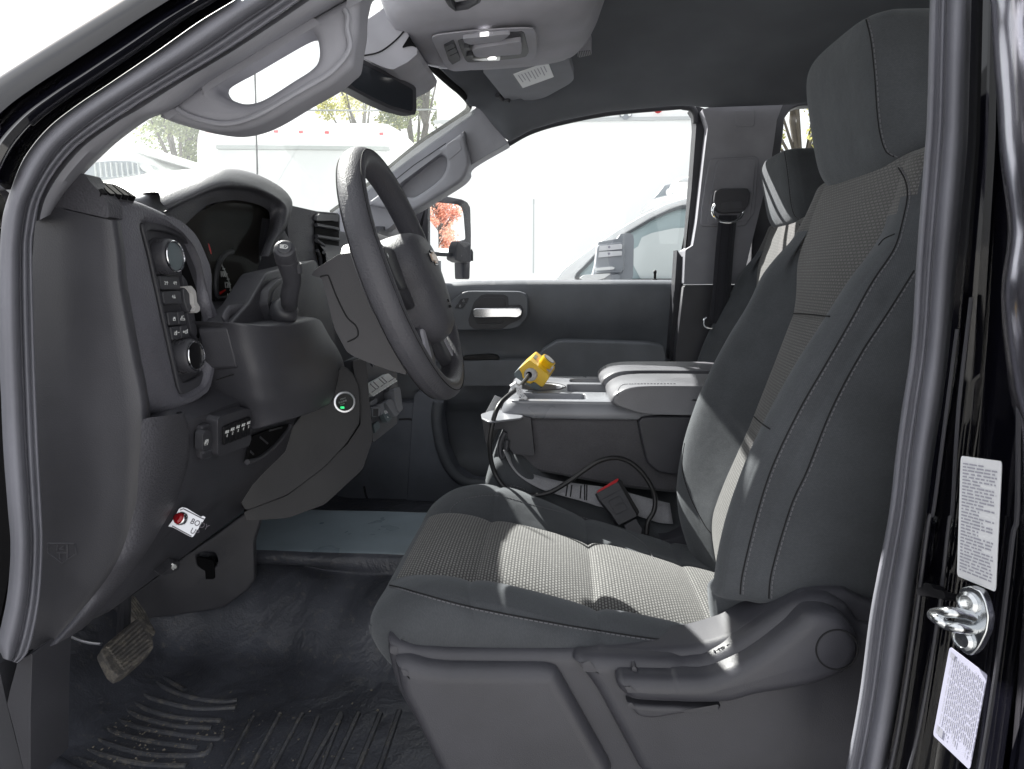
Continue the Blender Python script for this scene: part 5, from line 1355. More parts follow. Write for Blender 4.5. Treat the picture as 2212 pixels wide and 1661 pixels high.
# ================================================================== CENTRE CONSOLE (folded middle seat)
con = thing('centre_console', P(1300, 1050, 1.5), 'dark fold-down centre console with padded armrests, cup holders and open bins', 'console')
CY0, CY1, ZR = 1.31, 1.655, -.2425
body = spl(cE((1308, 1050), (1700, 1056), (1940, 1046)), 3) + cE((2000, 1040), (2400, 1040), (2400, 1560), (2190, 1540), (1960, 1518), (1740, 1482), (1500, 1435), (1260, 1390), (1190, 1340), (1180, 1270), (1200, 1060))
bo = ybox('body', body, 1.325, 1.65, M['conscloth'], con, bevel=.012, seg=3)
# UVs for the cloth weave on the flat side
me = bo.data; uvl = me.uv_layers.new(name='UVMap')
for lp in me.loops:
    co = me.vertices[lp.vertex_index].co; uvl.data[lp.index].uv = (co.x, co.z)
bt = bvh(bo)
hem = castline(bt, cE((1262, 1362), (1500, 1407), (1740, 1452), (1960, 1486), (2180, 1510)), 70, .0005)
if len(hem) > 4: v, f = merge(stitches_geo(hem)); mobj('stitching', v, f, M['thread'], bo)
# tray frame with bins
xa, xb = P(*cE((1130, 960))[0], CY0).x, P(*cE((2400, 960))[0], CY0).x
def T(x, y, z=ZR): return Vector((x, y, ZC + z))
def rrect(x0, y0, x1, y1, r, z=ZR, n=5):
    pts = [(x0, y0), (x1, y0), (x1, y1), (x0, y1)]; out = []
    for (cx_, cy_), a in zip(((x0 + r, y0 + r), (x1 - r, y0 + r), (x1 - r, y1 - r), (x0 + r, y1 - r)), (180, 270, 0, 90)):
        for k in range(n + 1):
            t = R(a + 90 * k / n); out.append(T(cx_ + r * math.cos(t), cy_ + r * math.sin(t), z))
    return out
h1 = [PZ(x, y, ZR) for x, y in cE((1205, 912), (1655, 912))]
xb1 = PZ(*cE((1655, 958))[0], ZR).x; xa1 = PZ(*cE((1225, 952))[0], ZR).x
y0_, y1_ = max(1.342, PZ(*cE((1500, 957))[0], ZR).y), PZ(*cE((1500, 905))[0], ZR).y
bin1 = rrect(xa1, y0_, xb1, y1_, .012)
cupc = PZ(*cE((1360, 862))[0], ZR); cup = [T(cupc.x + .047 * math.cos(2 * math.pi * k / 32), cupc.y + .047 * math.sin(2 * math.pi * k / 32)) for k in range(32)]
b2a, b2b = PZ(*cE((1535, 895))[0], ZR), PZ(*cE((1720, 848))[0], ZR)
bin2 = rrect(b2a.x, b2a.y, .125, b2b.y, .012)
b3a, b3b = PZ(*cE((1550, 835))[0], ZR), PZ(*cE((1680, 815))[0], ZR)
bin3 = rrect(b3a.x, b3a.y, .125, b3b.y, .010)
x0 = P(*cE((1140, 950))[0], CY0).x
outer = rrect(x0, CY0 + .008, .20, CY1, .03)
tr = holeplate('tray_frame', outer, [bin1, cup, bin2, bin3], (0, 0, 1), .016, M['tray'], con, bevel=.003)
# flared skirt of the frame
sk = []
for z, g in ((ZR - .001, .0), (ZR - .006, -.005), (ZR - .02, -.012), (ZR - .031, -.014), (ZR - .034, -.010), (ZR - .034, .02)):
    ring = []
    for p in rrect(x0 + g * .8, CY0 + .012 + g, .21, CY1 + .002 - g, .03, z): ring.append(p)
    sk.append(ring)
grid('tray_skirt', sk, M['tray'], tr, close=True, ang=180)
def well(nm, loop, depth):
    c = sum(loop, Vector()) / len(loop)
    loop = [c + (p - c) * 1.0 + (p - c).normalized() * .0015 + Vector((0, 0, -.0145)) for p in loop]; c = sum(loop, Vector()) / len(loop)
    rows = [loop, [p + Vector((0, 0, -depth * .9)) for p in loop]]
    rows += [[c + (p - c) * .92 + Vector((0, 0, -depth)) for p in loop], [c + (p - c) * .02 + Vector((0, 0, -depth)) for p in loop]]
    g = grid(nm, rows, M['wellm'] if nm == 'storage_bin' else M['shield'], con, close=True, ang=40); return g
well('storage_bin', bin1, .035); well('cup_holder', cup, .07); well('storage_bin', bin2, .04); well('storage_bin', bin3, .04)
tube('cup_rim', [p + Vector((0, 0, .0005)) for p in [T(cupc.x + .056 * math.cos(2 * math.pi * k / 32), cupc.y + .054 * math.sin(2 * math.pi * k / 32)) for k in range(33)]], .0011, M['plasd'], tr, n=5)
# padded armrests
def armrest(y0, y1, dx, nm):
    prof = [(.100, -.243), (.098, -.232), (.104, -.222), (.122, -.211), (.145, -.2055), (.19, -.204), (.30, -.204), (.36, -.204), (.40, -.206), (.40, -.262), (.30, -.262), (.17, -.262), (.145, -.258), (.118, -.2475)]
    W_ = []
    nY = [0, .0, .04, .12, .5, .88, .96, 1.0, 1.0]; sc = [.90, .96, .99, 1, 1, 1, .99, .96, .90]
    cx_, cz_ = .26, -.232
    for t, s in zip(nY, sc):
        W_.append([T(cx_ + (x + dx - cx_) * (s if x < .3 else 1), y0 + (y1 - y0) * t, cz_ + (z - cz_) * s) for x, z in prof])
    W_[0] = [T(p.x, y0 + .004, p.z - ZC) for p in W_[0]]; W_[-1] = [T(p.x, y1 - .004, p.z - ZC) for p in W_[-1]]
    ends = [[T(.26 + (p.x - .26) * .05, p.y, -.232 + (p.z - ZC + .232) * .05) for p in W_[0]]]; ende = [[T(.26 + (p.x - .26) * .05, p.y, -.232 + (p.z - ZC + .232) * .05) for p in W_[-1]]]
    return grid(nm, ends + W_ + ende, M['arm'], con, close=True, sub=1, ang=180)
ar1 = armrest(1.285, 1.455, .0, 'armrest'); ar2 = armrest(1.50, 1.665, -.005, 'armrest')
box('armrest_gap', (.155, 1.44, ZC - .25), (.42, 1.515, ZC - .214), M['plas'], con, bevel=.003)
at = bvh(ar1)
ln = castline(at, cE((1850, 925), (1856, 880), (1880, 855), (1930, 848), (2212, 847)), 60, .0005)
if len(ln) > 4:
    v, f = merge(stitches_geo(ln)); mobj('stitching', v, f, M['thread'], ar1)
# side cheek of the hinge below the armrest
ybox('hinge_cover', fil(cE((1972, 1050), (2500, 1050), (2500, 1430), (2190, 1424), (2100, 1405), (2035, 1350), (2005, 1230)), .22), 1.30, 1.36, M['shield'], con, bevel=.018, seg=4)
# latch housing at the front with the stowed lap buckle
lh = fil(cE((1045, 1066), (1255, 1054), (1302, 1062), (1326, 1305), (1195, 1292), (1165, 1255), (1145, 1145), (1120, 1134), (1062, 1134)), .10)
ybox('latch_housing', lh, 1.298, 1.40, M['plas'], con, bevel=.006)
prism('latch_top', [PZ(x, y, -.268) for x, y in fil(cE((985, 1034), (1045, 1014), (1150, 1010), (1255, 1046), (1240, 1060), (1040, 1084), (990, 1062)), .15)], (0, 0, -.004), M['tray'], con, bevel=.003)
ybox('latch_front', fil(cE((990, 1062), (1050, 1086), (1050, 1260), (1020, 1240)), .1), 1.33, 1.60, M['plasd'], con, bevel=.003)
tube('hook', [P(x, y, 1.288) for x, y in spl(cE((1140, 1150), (1122, 1180), (1106, 1230), (1110, 1290), (1125, 1310), (1140, 1270), (1150, 1200)), 5)], .0055, M['plasd'], con)
ybox('belt_tongue', cE((1114, 1318), (1124, 1316), (1152, 1428), (1143, 1430)), 1.285, 1.287, M['zinc'], con)

# middle seat cushion under the console
mid = thing('middle_seat_cushion', P(1250, 1100, 1.5), 'dark cloth middle seat cushion under the folded console, front corner sunlit', 'seat cushion')
mp = [(-.155, -.53), (-.150, -.46), (-.144, -.40), (-.132, -.362), (-.112, -.343), (-.085, -.343), (-.05, -.372), (-.01, -.42), (.05, -.455), (.2, -.465), (.32, -.475)]
my = [(1.262, -.09), (1.265, -.04), (1.275, -.012), (1.30, 0), (1.36, .004), (1.48, .006), (1.60, .004), (1.66, 0), (1.69, -.012), (1.70, -.09)]
mc = grid('cushion', [[Vector((x, y, ZC + z + l * (1 if i > 1 else 0))) for y, l in my] for i, (x, z) in enumerate(mp)], M['bolster'], mid, sub=2, ang=180)
mt = bvh(mc)
ln = castline(mt, cE((1040, 1520), (1120, 1500), (1200, 1492), (1280, 1520)), 40, .0004)
if len(ln) > 4: v, f = merge(stitches_geo(ln)); mobj('stitching', v, f, M['thread'], mc)

# stowed centre lap belt
lap = thing('centre_lap_belt', P(1420, 1050, 1.28), 'grey lap belt webbing lying between the driver seat and the console', 'seat belt')
tpl = spl(cE((1152, 1262), (1200, 1350), (1290, 1405), (1400, 1440), (1520, 1466), (1740, 1494), (1900, 1528), (2060, 1572), (2180, 1600)), 5)
bpl = spl(cE((1130, 1262), (1180, 1370), (1260, 1450), (1380, 1515), (1500, 1552), (1640, 1590), (1740, 1622), (1940, 1668), (2100, 1720), (2200, 1730)), 5)
A_, B_ = resamp(tpl, 40), resamp(bpl, 40)
rows = []
for i, (p, q) in enumerate(zip(A_, B_)):
    rows.append([P(*p, 1.292), P(*lerp(p, q, .33), 1.285), P(*lerp(p, q, .66), 1.276), P(*q, 1.268)])
wb = grid('webbing', rows, M['strap'], lap, ang=180, solid=.0012)
wt_ = bvh(wb)
g = []
for q in (((1532, 1482), (1522, 1556)), ((1640, 1478), (1640, 1580)), ((1655, 1480), (1652, 1582)), ((1560, 1486), (1550, 1560)), ((1618, 1490), (1612, 1570))):
    ln = castline(wt_, cE(*q), 20, .0008)
    if len(ln) > 3: g.append(tube_geo(ln, .0013, 5))
if g: v, f = merge(g); mobj('stitched_seam', v, f, M['threadd'], wb)

# driver buckle
bkl = thing('seat_belt_buckle', P(1340, 1120, 1.24), 'black seat belt buckle with a red release button beside the driver cushion', 'belt buckle')
PBq = Pl(P(1290, 1060, 1.245), P(1345, 1030, 1.262), P(1340, 1135, 1.225))
bb_ = plate('housing', PBq, fil(cQ((385, 762), (760, 560), (835, 690), (1105, 1165), (775, 1330), (640, 1130), (440, 880)), .10), .0, M['plasd'], bkl, bevel=.004, back=.020)
plate('release_button', PBq, fil(cQ((392, 766), (420, 704), (755, 500), (772, 520), (745, 566), (410, 764)), .10), -.004, M['red'], bkl, bevel=.0015, back=.016)
plate('side_wall', PBq, fil(cQ((768, 505), (835, 545), (875, 640), (1140, 1090), (1110, 1165), (840, 700), (745, 572)), .1), -.006, M['blk'], bkl, bevel=.002, back=.018)
v, f = merge([outline_geo(fil(cQ((590, 910), (790, 805), (935, 1045), (725, 1145)), .12), PBq, .0006, True, .0004), outline_geo(cQ((450, 890), (840, 690)), PBq, .0006, False, .0004)])
mobj('panel_line', v, f, M['plas'], bb_)
tp = PBq.hit(*cQ((775, 970))[0], .0006); text('lettering', 'PRESS', tp, PBq.hit(*cQ((840, 935))[0], .0006) - tp, PBq.hit(*cQ((760, 930))[0], .0006) - tp, .007, M['plas'], bb_)
plate('stalk', PBq, fil(cQ((868, 1322), (1080, 1205), (1200, 1400), (1150, 1640), (1000, 1640)), .1), -.006, M['plas'], bkl, bevel=.004, back=.014)
# plastic seat hinge trim seen at the rear of the cushion
ybox('hinge_trim', fil(cQ((1500, 1600), (1700, 1590), (1900, 1520), (2040, 1440), (2300, 1700), (2300, 1900), (1650, 1720)), .15), 1.235, 1.30, M['shield'], ds, bevel=.006)

# yellow pendant with its cable
pen = thing('control_pendant', P(1160, 820, 1.45), 'yellow and grey push button control pendant lying in the cup holder', 'pendant control')
YE = 1.445
axis = Vector((.012, .075, .010))
ye = fil(cY((800, 328), (950, 440), (1092, 562), (1085, 610), (1000, 728), (965, 722), (888, 662), (855, 655), (815, 682), (745, 655), (700, 585), (690, 530), (645, 462)), .12)
gr = fil(cY((645, 462), (690, 530), (700, 585), (745, 655), (815, 682), (888, 655), (970, 722), (1000, 728), (930, 770), (890, 776), (600, 590), (572, 560), (578, 525)), .10)
prism('yellow_cover', [P(x, y, YE) for x, y in ye], axis, M['yellow'], pen, bevel=.004)
prism('grey_base', [P(x, y, YE + .002) for x, y in gr], axis * .98, M['gbase'], pen, bevel=.003)
# gland
gc = P(*cY((822, 545))[0], YE)
gl = lathe('cable_gland', gc, (-.35, -1, .05), [(.0145, -.004), (.0145, .004), (.0125, .0075), (.0095, .010), (.0072, .010), (.006, .006)], M['gland'], pen, n=12, ang=25)
lathe('gland_hole', gc, (-.35, -1, .05), [(.0071, .006), (.0071, .0098), (.0001, .0098)], M['hole'], gl, n=20)
# button on the sloping upper right face
Tp, Rp = P(*cY((800, 328))[0], YE), P(*cY((1092, 562))[0], YE)
e = (Rp - Tp).normalized(); nrm = e.cross(axis.normalized())
if nrm.z < 0: nrm = -nrm
fc = (Tp + Rp) / 2 + axis * .5
bcn = fc + e * .006 + nrm * .001
bt_ = lathe('button_collar', bcn, nrm, [(.0155, -.002), (.0155, .010), (.0165, .0115), (.0165, .016), (.0135, .0165), (.0135, .014)], M['yellow'], pen, n=36)
lathe('push_button', bcn, nrm, [(.0132, .010), (.0132, .0155), (.0118, .017), (.0001, .0172)], M['gland'], bt_, n=36)
lathe('button_ring', bcn, nrm, [(.0136, .0152), (.0136, .0168), (.0126, .0170)], M['inkd'], bt_, n=36)
pf = Pl(Tp + nrm * .0004, Rp + nrm * .0004, Tp + axis + nrm * .0004)
def facequad(u0, u1, w0, w1, lift): return [Tp + (Rp - Tp) * u + axis * w + nrm * lift for u, w in ((u0, w0), (u1, w0), (u1, w1), (u0, w1))]
prism('legend_plate', facequad(.78, .97, .25, .8, .0014), -nrm * .001, M['labelg'], pen)
prism('legend_plate', facequad(.06, .20, .35, .7, .0014), -nrm * .001, M['grey'], pen)
# cable
cp_ = [(1272, 815), (1225, 868), (1165, 915), (1105, 975), (1068, 1060), (1042, 1190), (1045, 1300), (1070, 1400), (1125, 1490), (1200, 1535), (1300, 1552), (1420, 1532), (1540, 1462), (1640, 1390), (1730, 1334), (1830, 1313), (1920, 1336), (2000, 1402), (2060, 1490), (2086, 1570), (2078, 1650), (2040, 1720), (2030, 1800)]
cyd = [1.41, 1.355, 1.305, 1.268, 1.25, 1.246, 1.252, 1.262, 1.255, 1.25, 1.247, 1.247, 1.25, 1.255, 1.26, 1.265, 1.268, 1.266, 1.262, 1.258, 1.25, 1.245, 1.24]
cp3 = [tuple(gc + Vector((-.004, -.009, .0)))] + [tuple(P(*cE(p)[0], y)) for p, y in zip(cp_, cyd)]
tube('cable', spl(cp3, 8), .0046, M['cable'], pen, n=14, ang=180)
tagp = [cE((1196, 852), (1240, 836), (1248, 856), (1232, 880), (1240, 905), (1280, 936), (1272, 948), (1235, 935), (1210, 905), (1208, 872))]
wrap = tube('cable_tag', [P(*q, 1.345) for q in cE((1180, 872), (1216, 850))] , .0075, M['label'], pen, n=12)
tg_ = mobj('tag_tail', [P(x, y, 1.328) for x, y in cE((1208, 868), (1244, 850), (1246, 875), (1242, 890), (1280, 935), (1268, 950), (1240, 935), (1215, 910), (1209, 890))], [tuple(range(9))], M['label'], wrap)
g = []
random.seed(5)
for i in range(46):
    u, w = random.random(), random.random()
    c = lerp(lerp((1212, 870), (1243, 862), u), lerp((1240, 928), (1264, 926), u), w); s = 1.5
    g.append(([P(*q, 1.3272) for q in cE((c[0] - s, c[1] - s), (c[0] + s * random.uniform(.6, 2), c[1] - s * .3), (c[0] + s, c[1] + s), (c[0] - s * .5, c[1] + s))], [(0, 1, 2, 3)]))
v, f = merge(g); mobj('print', v, f, M['inkd'], tg_)

# passenger shoulder belt on the centre pillar
sb_ = thing('shoulder_belt', P(1560, 640, 2.12), 'dark shoulder belt hanging from its guide on the passenger centre pillar', 'seat belt')
gd = ybox('belt_guide', fil(cC((262, 1205), (300, 1192), (468, 1190), (478, 1215), (472, 1290), (440, 1340), (300, 1345), (268, 1320), (252, 1270)), .2), 2.105, 2.14, M['plas'], sb_, bevel=.008)
ybox('label_recess', fil(cC((298, 1275), (430, 1270), (432, 1312), (300, 1318)), .2), 2.1035, 2.11, M['shield'], gd, bevel=.001)
tube('guide_loop', [P(x, y, 2.11) for x, y in spl(cC((262, 1290), (245, 1320), (252, 1360), (285, 1395), (340, 1405), (390, 1395), (430, 1360), (438, 1335)), 5)], .005, M['chrome'], gd)
rows = []
for p, q in zip(resamp(cC((284, 1360),) + cF((262, 0), (245, 230), (222, 462)), 24), resamp(cC((398, 1360),) + cF((376, 0), (360, 230), (340, 470)), 24)):
    rows.append([P(*p, 2.112), P(*lerp(p, q, .5), 2.108), P(*q, 2.112)])
wb2 = grid('webbing', rows, M['strapd'], sb_, ang=180, solid=.0014)
v, f = merge([tube_geo([P(*lerp(lerp((284, 1360), (398, 1360), t), lerp((284, 1360), (398, 1360), t), 0) and cC(lerp((284, 1360), (398, 1360), t))[0], 2.1085), P(*cF(lerp((222, 462), (340, 470), t))[0], 2.1085)], .0011, 4) for t in (.2, .35, .5, .65, .8)])
mobj('webbing_rib', v, f, M['strapd'], wb2)
tube('belt_tongue', [P(x, y, 2.105) for x, y in spl(cF((205, 425), (190, 440), (188, 470), (205, 490), (240, 495)), 4)], .004, M['chrome'], sb_)
# ================================================================== PASSENGER DOOR
pdr = thing('front_passenger_door', P(1200, 1050, 2.26), 'closed front passenger door with chrome pull handle, armrest and clear window', 'truck door')
YD = 2.25
# window sill line and panel
sill = cE((640, 235), (700, 208), (900, 196), (1300, 190), (1500, 190), (2100, 188), (2196, 190))
sillz = [(P(x, y, YD).x, P(x, y, YD).z - ZC) for x, y in sill]
xsd = [-.62, -.5, -.42, -.36, -.3, -.24, -.18, -.12, -.06, 0, .06, .12, .18, .24, .30, .34, .375, .40]
# vertical section (depth towards the cabin as a function of height below the sill)
vs = [(.0, -.06), (.0, -.035), (.004, -.012), (.012, .000), (.026, .008), (.05, .010), (.09, .008), (.13, .0), (.17, -.014), (.20, -.024), (.23, -.026), (.262, -.022), (.264, .012), (.285, .020), (.33, .020), (.40, .012), (.43, -.02), (.46, -.05), (.60, -.055), (.62, -.03), (.66, -.02), (.76, -.02)]
rows = []
for x in xsd:
    z0 = interp(x, sillz)
    r = []
    for d, h in vs:
        rec = 1 - .75 * sst(x, .30, .39)
        r.append(Vector((x, YD + .025 - h * (rec if h < 0 and d > .1 else 1), ZC + z0 - d)))
    rows.append(r)
grid('door_panel', rows, M['door'], pdr, sub=1, ang=180)
# handle bezel and pull
hb = fil(cE((772, 352), (800, 320), (868, 268), (905, 258), (1225, 260), (1268, 275), (1284, 310), (1284, 410), (1270, 440), (1225, 490), (1170, 506), (830, 512), (800, 480), (770, 400)), .2)
hbp = ybox('handle_bezel', hb, 2.228, 2.26, M['door'], pdr, bevel=.006)
hi_ = fil(cE((912, 475), (905, 440), (940, 330), (985, 285), (1020, 278), (1130, 280), (1158, 295), (1160, 350), (1235, 345), (1250, 370), (1250, 415), (1230, 440), (1160, 470), (1120, 500), (940, 500)), .2)
ybox('handle_recess', hi_, 2.2265, 2.26, M['plasd'], hbp, bevel=.001)
ybox('recess_plate', fil(cE((955, 350), (1000, 298), (1120, 298), (1140, 310), (1138, 440), (1115, 464), (960, 464), (945, 440)), .2), 2.2245, 2.24, M['plas'], hbp, bevel=.002)
hd_ = ybox('pull_handle', fil(cE((935, 378), (950, 368), (1180, 366), (1228, 366), (1246, 385), (1240, 412), (1215, 428), (1150, 424), (945, 428), (934, 410)), .25), 2.195, 2.212, M['chrome'], pdr, bevel=.006, seg=4)
ybox('handle_pivot', fil(cE((1160, 360), (1200, 350), (1245, 362), (1250, 400), (1225, 432), (1165, 430)), .25), 2.206, 2.235, M['plasd'], pdr, bevel=.003)
for q in (((858, 308), (910, 302), (896, 336), (838, 340)), ((834, 342), (892, 338), (872, 368), (818, 370))):
    b = ybox('lock_button', fil(cE(*q), .15), 2.2255, 2.24, M['plasd'], hbp, bevel=.0015)
    c = (sum(p[0] for p in q) / 4, sum(p[1] for p in q) / 4)
    g = [tube_geo([P(*p, 2.2245) for p in cE(*[(c[0] + a, c[1] + b_) for a, b_ in s])], .0011, 4) for s in (((-5, 6), (5, 6), (5, -1), (-5, -1), (-5, 6)), ((-3, -1), (-3, -7), (3, -8), (3, -4)))]
    v, f = merge(g); mobj('symbol', v, f, M['grey'], b)
# armrest block
am = fil(cE((1352, 655), (1380, 625), (1462, 578), (1520, 572), (2050, 588), (2140, 605), (2160, 660), (2160, 1000), (1350, 1000), (1340, 700)), .15)
ybox('armrest', am, 2.165, 2.25, M['door'], pdr, bevel=.02, seg=4)
ybox('armrest_base', fil(cE((860, 702), (1060, 698), (1400, 700), (1400, 860), (860, 860)), .05), 2.19, 2.25, M['door'], pdr, bevel=.012, seg=3)
ybox('window_switch', fil(cE((868, 672), (1040, 660), (1085, 670), (1102, 692), (868, 694)), .2), 2.20, 2.24, M['blk'], pdr, bevel=.002)
# map pocket outline
mpk = cE((715, 960), (705, 1040), (712, 1140), (740, 1270), (790, 1380), (860, 1450), (940, 1475), (1050, 1480))
tube('pocket_edge', [P(x, y, 2.19) for x, y in spl(mpk, 6)], .018, M['door'], pdr, n=12, ang=180)
ybox('lower_panel', fil(cE((560, 900), (760, 900), (735, 1060), (760, 1250), (830, 1400), (930, 1470), (1300, 1500), (1300, 1800), (500, 1800)), .1), 2.19, 2.27, M['footm'], pdr, bevel=.01)
# lock pin
lathe('lock_pin', P(*cN((1436, 1160))[0], 2.262), (0, 0, 1), [(.009, 0), (.008, .003), (.0042, .004), (.0042, .020), (.0052, .022), (.0052, .028), (.003, .031), (.0001, .032)], M['blk'], pdr, n=16)
# window frame: run channel at the rear and along the top, glass
ybox('window_frame', cC((150, 672), (205, 690), (215, 800), (150, 1300), (72, 1659)) + cF((70, 0), (12, 640), (0, 700), (-30, 690), (0, 300), (20, 0)) + cC((75, 1659), (110, 1200), (140, 800), (135, 720), (110, 680)), 2.20, 2.27, M['rub'], pdr)
tube('window_frame', [P(x, y, 2.20) for x, y in spl(cB((1150, 912), (1300, 830), (1500, 770), (1800, 712), (2212, 674)) + cC((60, 674), (110, 685), (135, 720), (140, 780)), 6)], .010, M['rub'], pdr, n=10, ang=180)
mobj('window_glass', [P(x, y, 2.275) for x, y in [(860, 640), (1480, 640), (1530, 215), (1380, 215), (1080, 290), (900, 420)]], [tuple(range(6))], M['glass'], pdr, label='clear side window of the front passenger door')
ybox('mirror_sail', cB((540, 1330), (650, 1270), (650, 1659), (540, 1659)) + cE((700, 200), (545, 200)), 2.255, 2.30, M['rub'], pdr, bevel=.004)
# tow mirror
tm = thing('tow_mirror', P(945, 600, 2.6), 'large black tow mirror outside the front passenger window', 'mirror')
mo = fil(cB((700, 1222), (760, 1236), (870, 1258), (905, 1275), (925, 1310), (930, 1500), (925, 1660)) + cE((925, 0), (920, 185), (872, 185), (868, 40), (800, 36), (690, 28), (600, 20)) + cB((620, 1400), (640, 1260)), .12)
mh = fil(cB((648, 1270), (700, 1278), (840, 1292), (868, 1310), (880, 1350), (892, 1500), (888, 1512), (858, 1520), (846, 1545), (835, 1600), (810, 1606), (638, 1600)), .15)
YM_ = 2.66
PTM = Pl(P(945, 520, YM_), P(945, 520, YM_) + Vector((.66, .75, 0)), P(945, 520, YM_) + Vector((0, 0, 1)))
holeplate('housing', [PTM.hit(x, y) for x, y in mo], [[PTM.hit(x, y) for x, y in mh]], PTM.n, .05, M['rub'], tm, bevel=.010)
plate('arm', PTM, fil(cB((830, 1560), (848, 1520), (925, 1535), (930, 1659), (860, 1659), (824, 1640)), .2), .02, M['rub'], tm, bevel=.012, back=.04)
mgc = [PTM.hit(x, y, -.006) for x, y in mh]
mobj('mirror_glass', mgc, [tuple(range(len(mgc)))], M['mirror'], tm)

# ================================================================== REAR VIEW MIRROR AND SENSOR COVER
rv = thing('rear_view_mirror', P(800, 160, 1.42), 'dark frameless looking rear view mirror hanging below the sensor cover', 'mirror')
PM = Pl(P(*cB((70, 500))[0], 1.30), P(*cB((580, 560))[0], 1.50), P(*cB((560, 720))[0], 1.49))
mo_ = fil(cB((70, 470), (100, 390), (150, 345), (200, 350), (400, 455), (560, 535), (578, 555), (582, 690), (572, 725), (540, 722), (420, 690), (300, 635), (200, 580), (110, 535), (75, 510)), .15)
plate('housing', PM, mo_, .0, M['plas'], rv, bevel=.008, back=.03)
mi_ = fil(cB((120, 460), (130, 400), (165, 378), (200, 382), (400, 480), (540, 555), (556, 570), (556, 690), (545, 702), (420, 668), (300, 612), (200, 560), (130, 505)), .15)
plate('mirror_glass', PM, mi_, .0012, M['dimmirror'], rv, bevel=.001)
tube('mirror_arm', [P(*cB((330, 500))[0], 1.44), P(*cB((300, 440))[0], 1.46), P(*cB((360, 380))[0], 1.48)], .010, M['plas'], rv)
snc = thing('sensor_cover', P(860, 80, 1.48), 'grey sensor cover with louvred end at the top centre of the windscreen', 'sensor cover')
so = fil(cB((195, 170), (372, 50), (380, -80), (420, -60), (470, 120), (540, 240), (585, 310), (580, 345), (520, 395), (430, 440), (380, 430), (200, 350), (150, 250)), .15)
ybox('cover', so, 1.385, 1.60, M['pod'], snc, bevel=.015, seg=4)
v, f = merge([tube_geo([P(x, y, 1.3835) for x, y in cB((492 + i * 7, 300 + i * 5 - (i * 7)), (535 + i * 5, 232 + i * 8))], .0015, 4) for i in range(9)])
mobj('louvre', v, f, M['hole'], snc)
tube('panel_gap', [P(x, y, 1.384) for x, y in spl(cB((215, 355), (340, 330), (440, 260), (510, 185)), 6)], .0015, M['threadd'], snc, n=5)
# windscreen
ws = thing('windscreen', P(600, 400, 1.45), 'large slightly hazy windscreen above the dashboard', 'windscreen')
rows = []
for k in range(9):
    t = k / 8
    r = []
    for j in range(15):
        y = .70 + (2.2 - .70) * j / 14
        s = (y - 1.45) / .75
        xt = xhead(min(max(y, .75), 2.13)) - .005; zt = .535 - .045 * s * s - .02
        xb_ = -1.10 + .28 * s * s; zb_ = .05 + .02 * s * s
        r.append(Vector((xb_ + (xt - xb_) * t, y, ZC + zb_ + (zt - zb_) * t)))
    rows.append(r)
grid('glass_pane', rows, M['wsglass'], ws, ang=180)
# ================================================================== OUTSIDE
G0 = 0.0
asph, nt, b = newmat('pale dusty asphalt')
n = nd(nt, 'ShaderNodeTexNoise', Scale=1.2, Detail=8.0); nt.links.new(coord(nt), n.inputs['Vector'])
n2 = nd(nt, 'ShaderNodeTexNoise', Scale=120.0, Detail=3.0); nt.links.new(coord(nt), n2.inputs['Vector'])
c = rampmix(nt, n.outputs['Fac'], (.38, .38, .38), (.50, .49, .47)); nt.links.new(c, b.inputs['Base Color']); b.inputs['Roughness'].default_value = .9
bump(nt, b, n2.outputs['Fac'], .5, .004)
gnd = mobj('ground', [Vector((x, y, 0)) for x, y in ((-900, -900), (900, -900), (900, 1500), (-900, 1500))], [(0, 1, 2, 3)], asph)
setup(gnd, 'pale dusty asphalt of the vehicle yard', None, None, 'structure')

# neighbouring white pickup right beside the passenger window
np_ = thing('parked_pickup', (1.2, 4.0, 0), 'white pickup parked alongside with a grey tow mirror and tinted side window', 'truck')
YN = 3.6
cabo = cN((-600, 1900), (-500, 1500), (340, 1145), (420, 1040), (560, 930), (780, 770), (1010, 610), (1300, 440), (1560, 315), (1760, 255), (2100, 200), (3400, 190), (3400, 1900))
wino = fil(cN((548, 1150), (575, 1090), (650, 1020), (780, 880), (960, 740), (1160, 620), (1400, 480), (1600, 385), (1720, 345), (2100, 300), (3000, 300), (3000, 1150)), .06)
holeplate('body_side', [P(x, y, YN) for x, y in cabo], [[P(x, y, YN) for x, y in wino]], (0, -1, 0), .06, M['paint'], np_, bevel=.01)
box('body', (P(*cN((340, 1145))[0], YN).x, YN + .05, .5), (P(*cN((3400, 0))[0], YN).x, YN + 1.7, ZC - .05), M['paint'], np_, bevel=.03)
box('roof', (P(*cN((1700, 0))[0], YN).x, YN + .03, ZC + .44), (P(*cN((3400, 0))[0], YN).x, YN + 1.7, ZC + .5), M['paint'], np_, bevel=.03)
wi = [lerp(p, (sum(q[0] for q in wino) / len(wino), sum(q[1] for q in wino) / len(wino)), .045) for p in wino]
holeplate('window_trim', [P(x, y, YN - .005) for x, y in wino], [[P(x, y + 3, YN - .005) for x, y in wi]], (0, -1, 0), .05, plain('window trim rubber', (.10, .11, .12), .5), np_)
mobj('side_window', [P(x, y, YN + .01) for x, y in wino], [tuple(range(len(wino)))], M['wingl'], np_)
mobj('painted_reflection', [P(x, y, YN + .006) for x, y in fil(cN((1200, 820), (1250, 790), (1290, 690), (1400, 640), (1660, 585), (2600, 560), (2600, 1150), (1280, 1150), (1200, 1000)), .08)], [tuple(range(45))], plain('painted pale reflection', (.74, .80, .80), .1), np_)  # reflection painted as a pale sheet over the side window
tmn = thing('tow_mirror', P(1330, 550, 3.3), 'grey tow mirror with two white stickers on the parked white pickup', 'mirror')
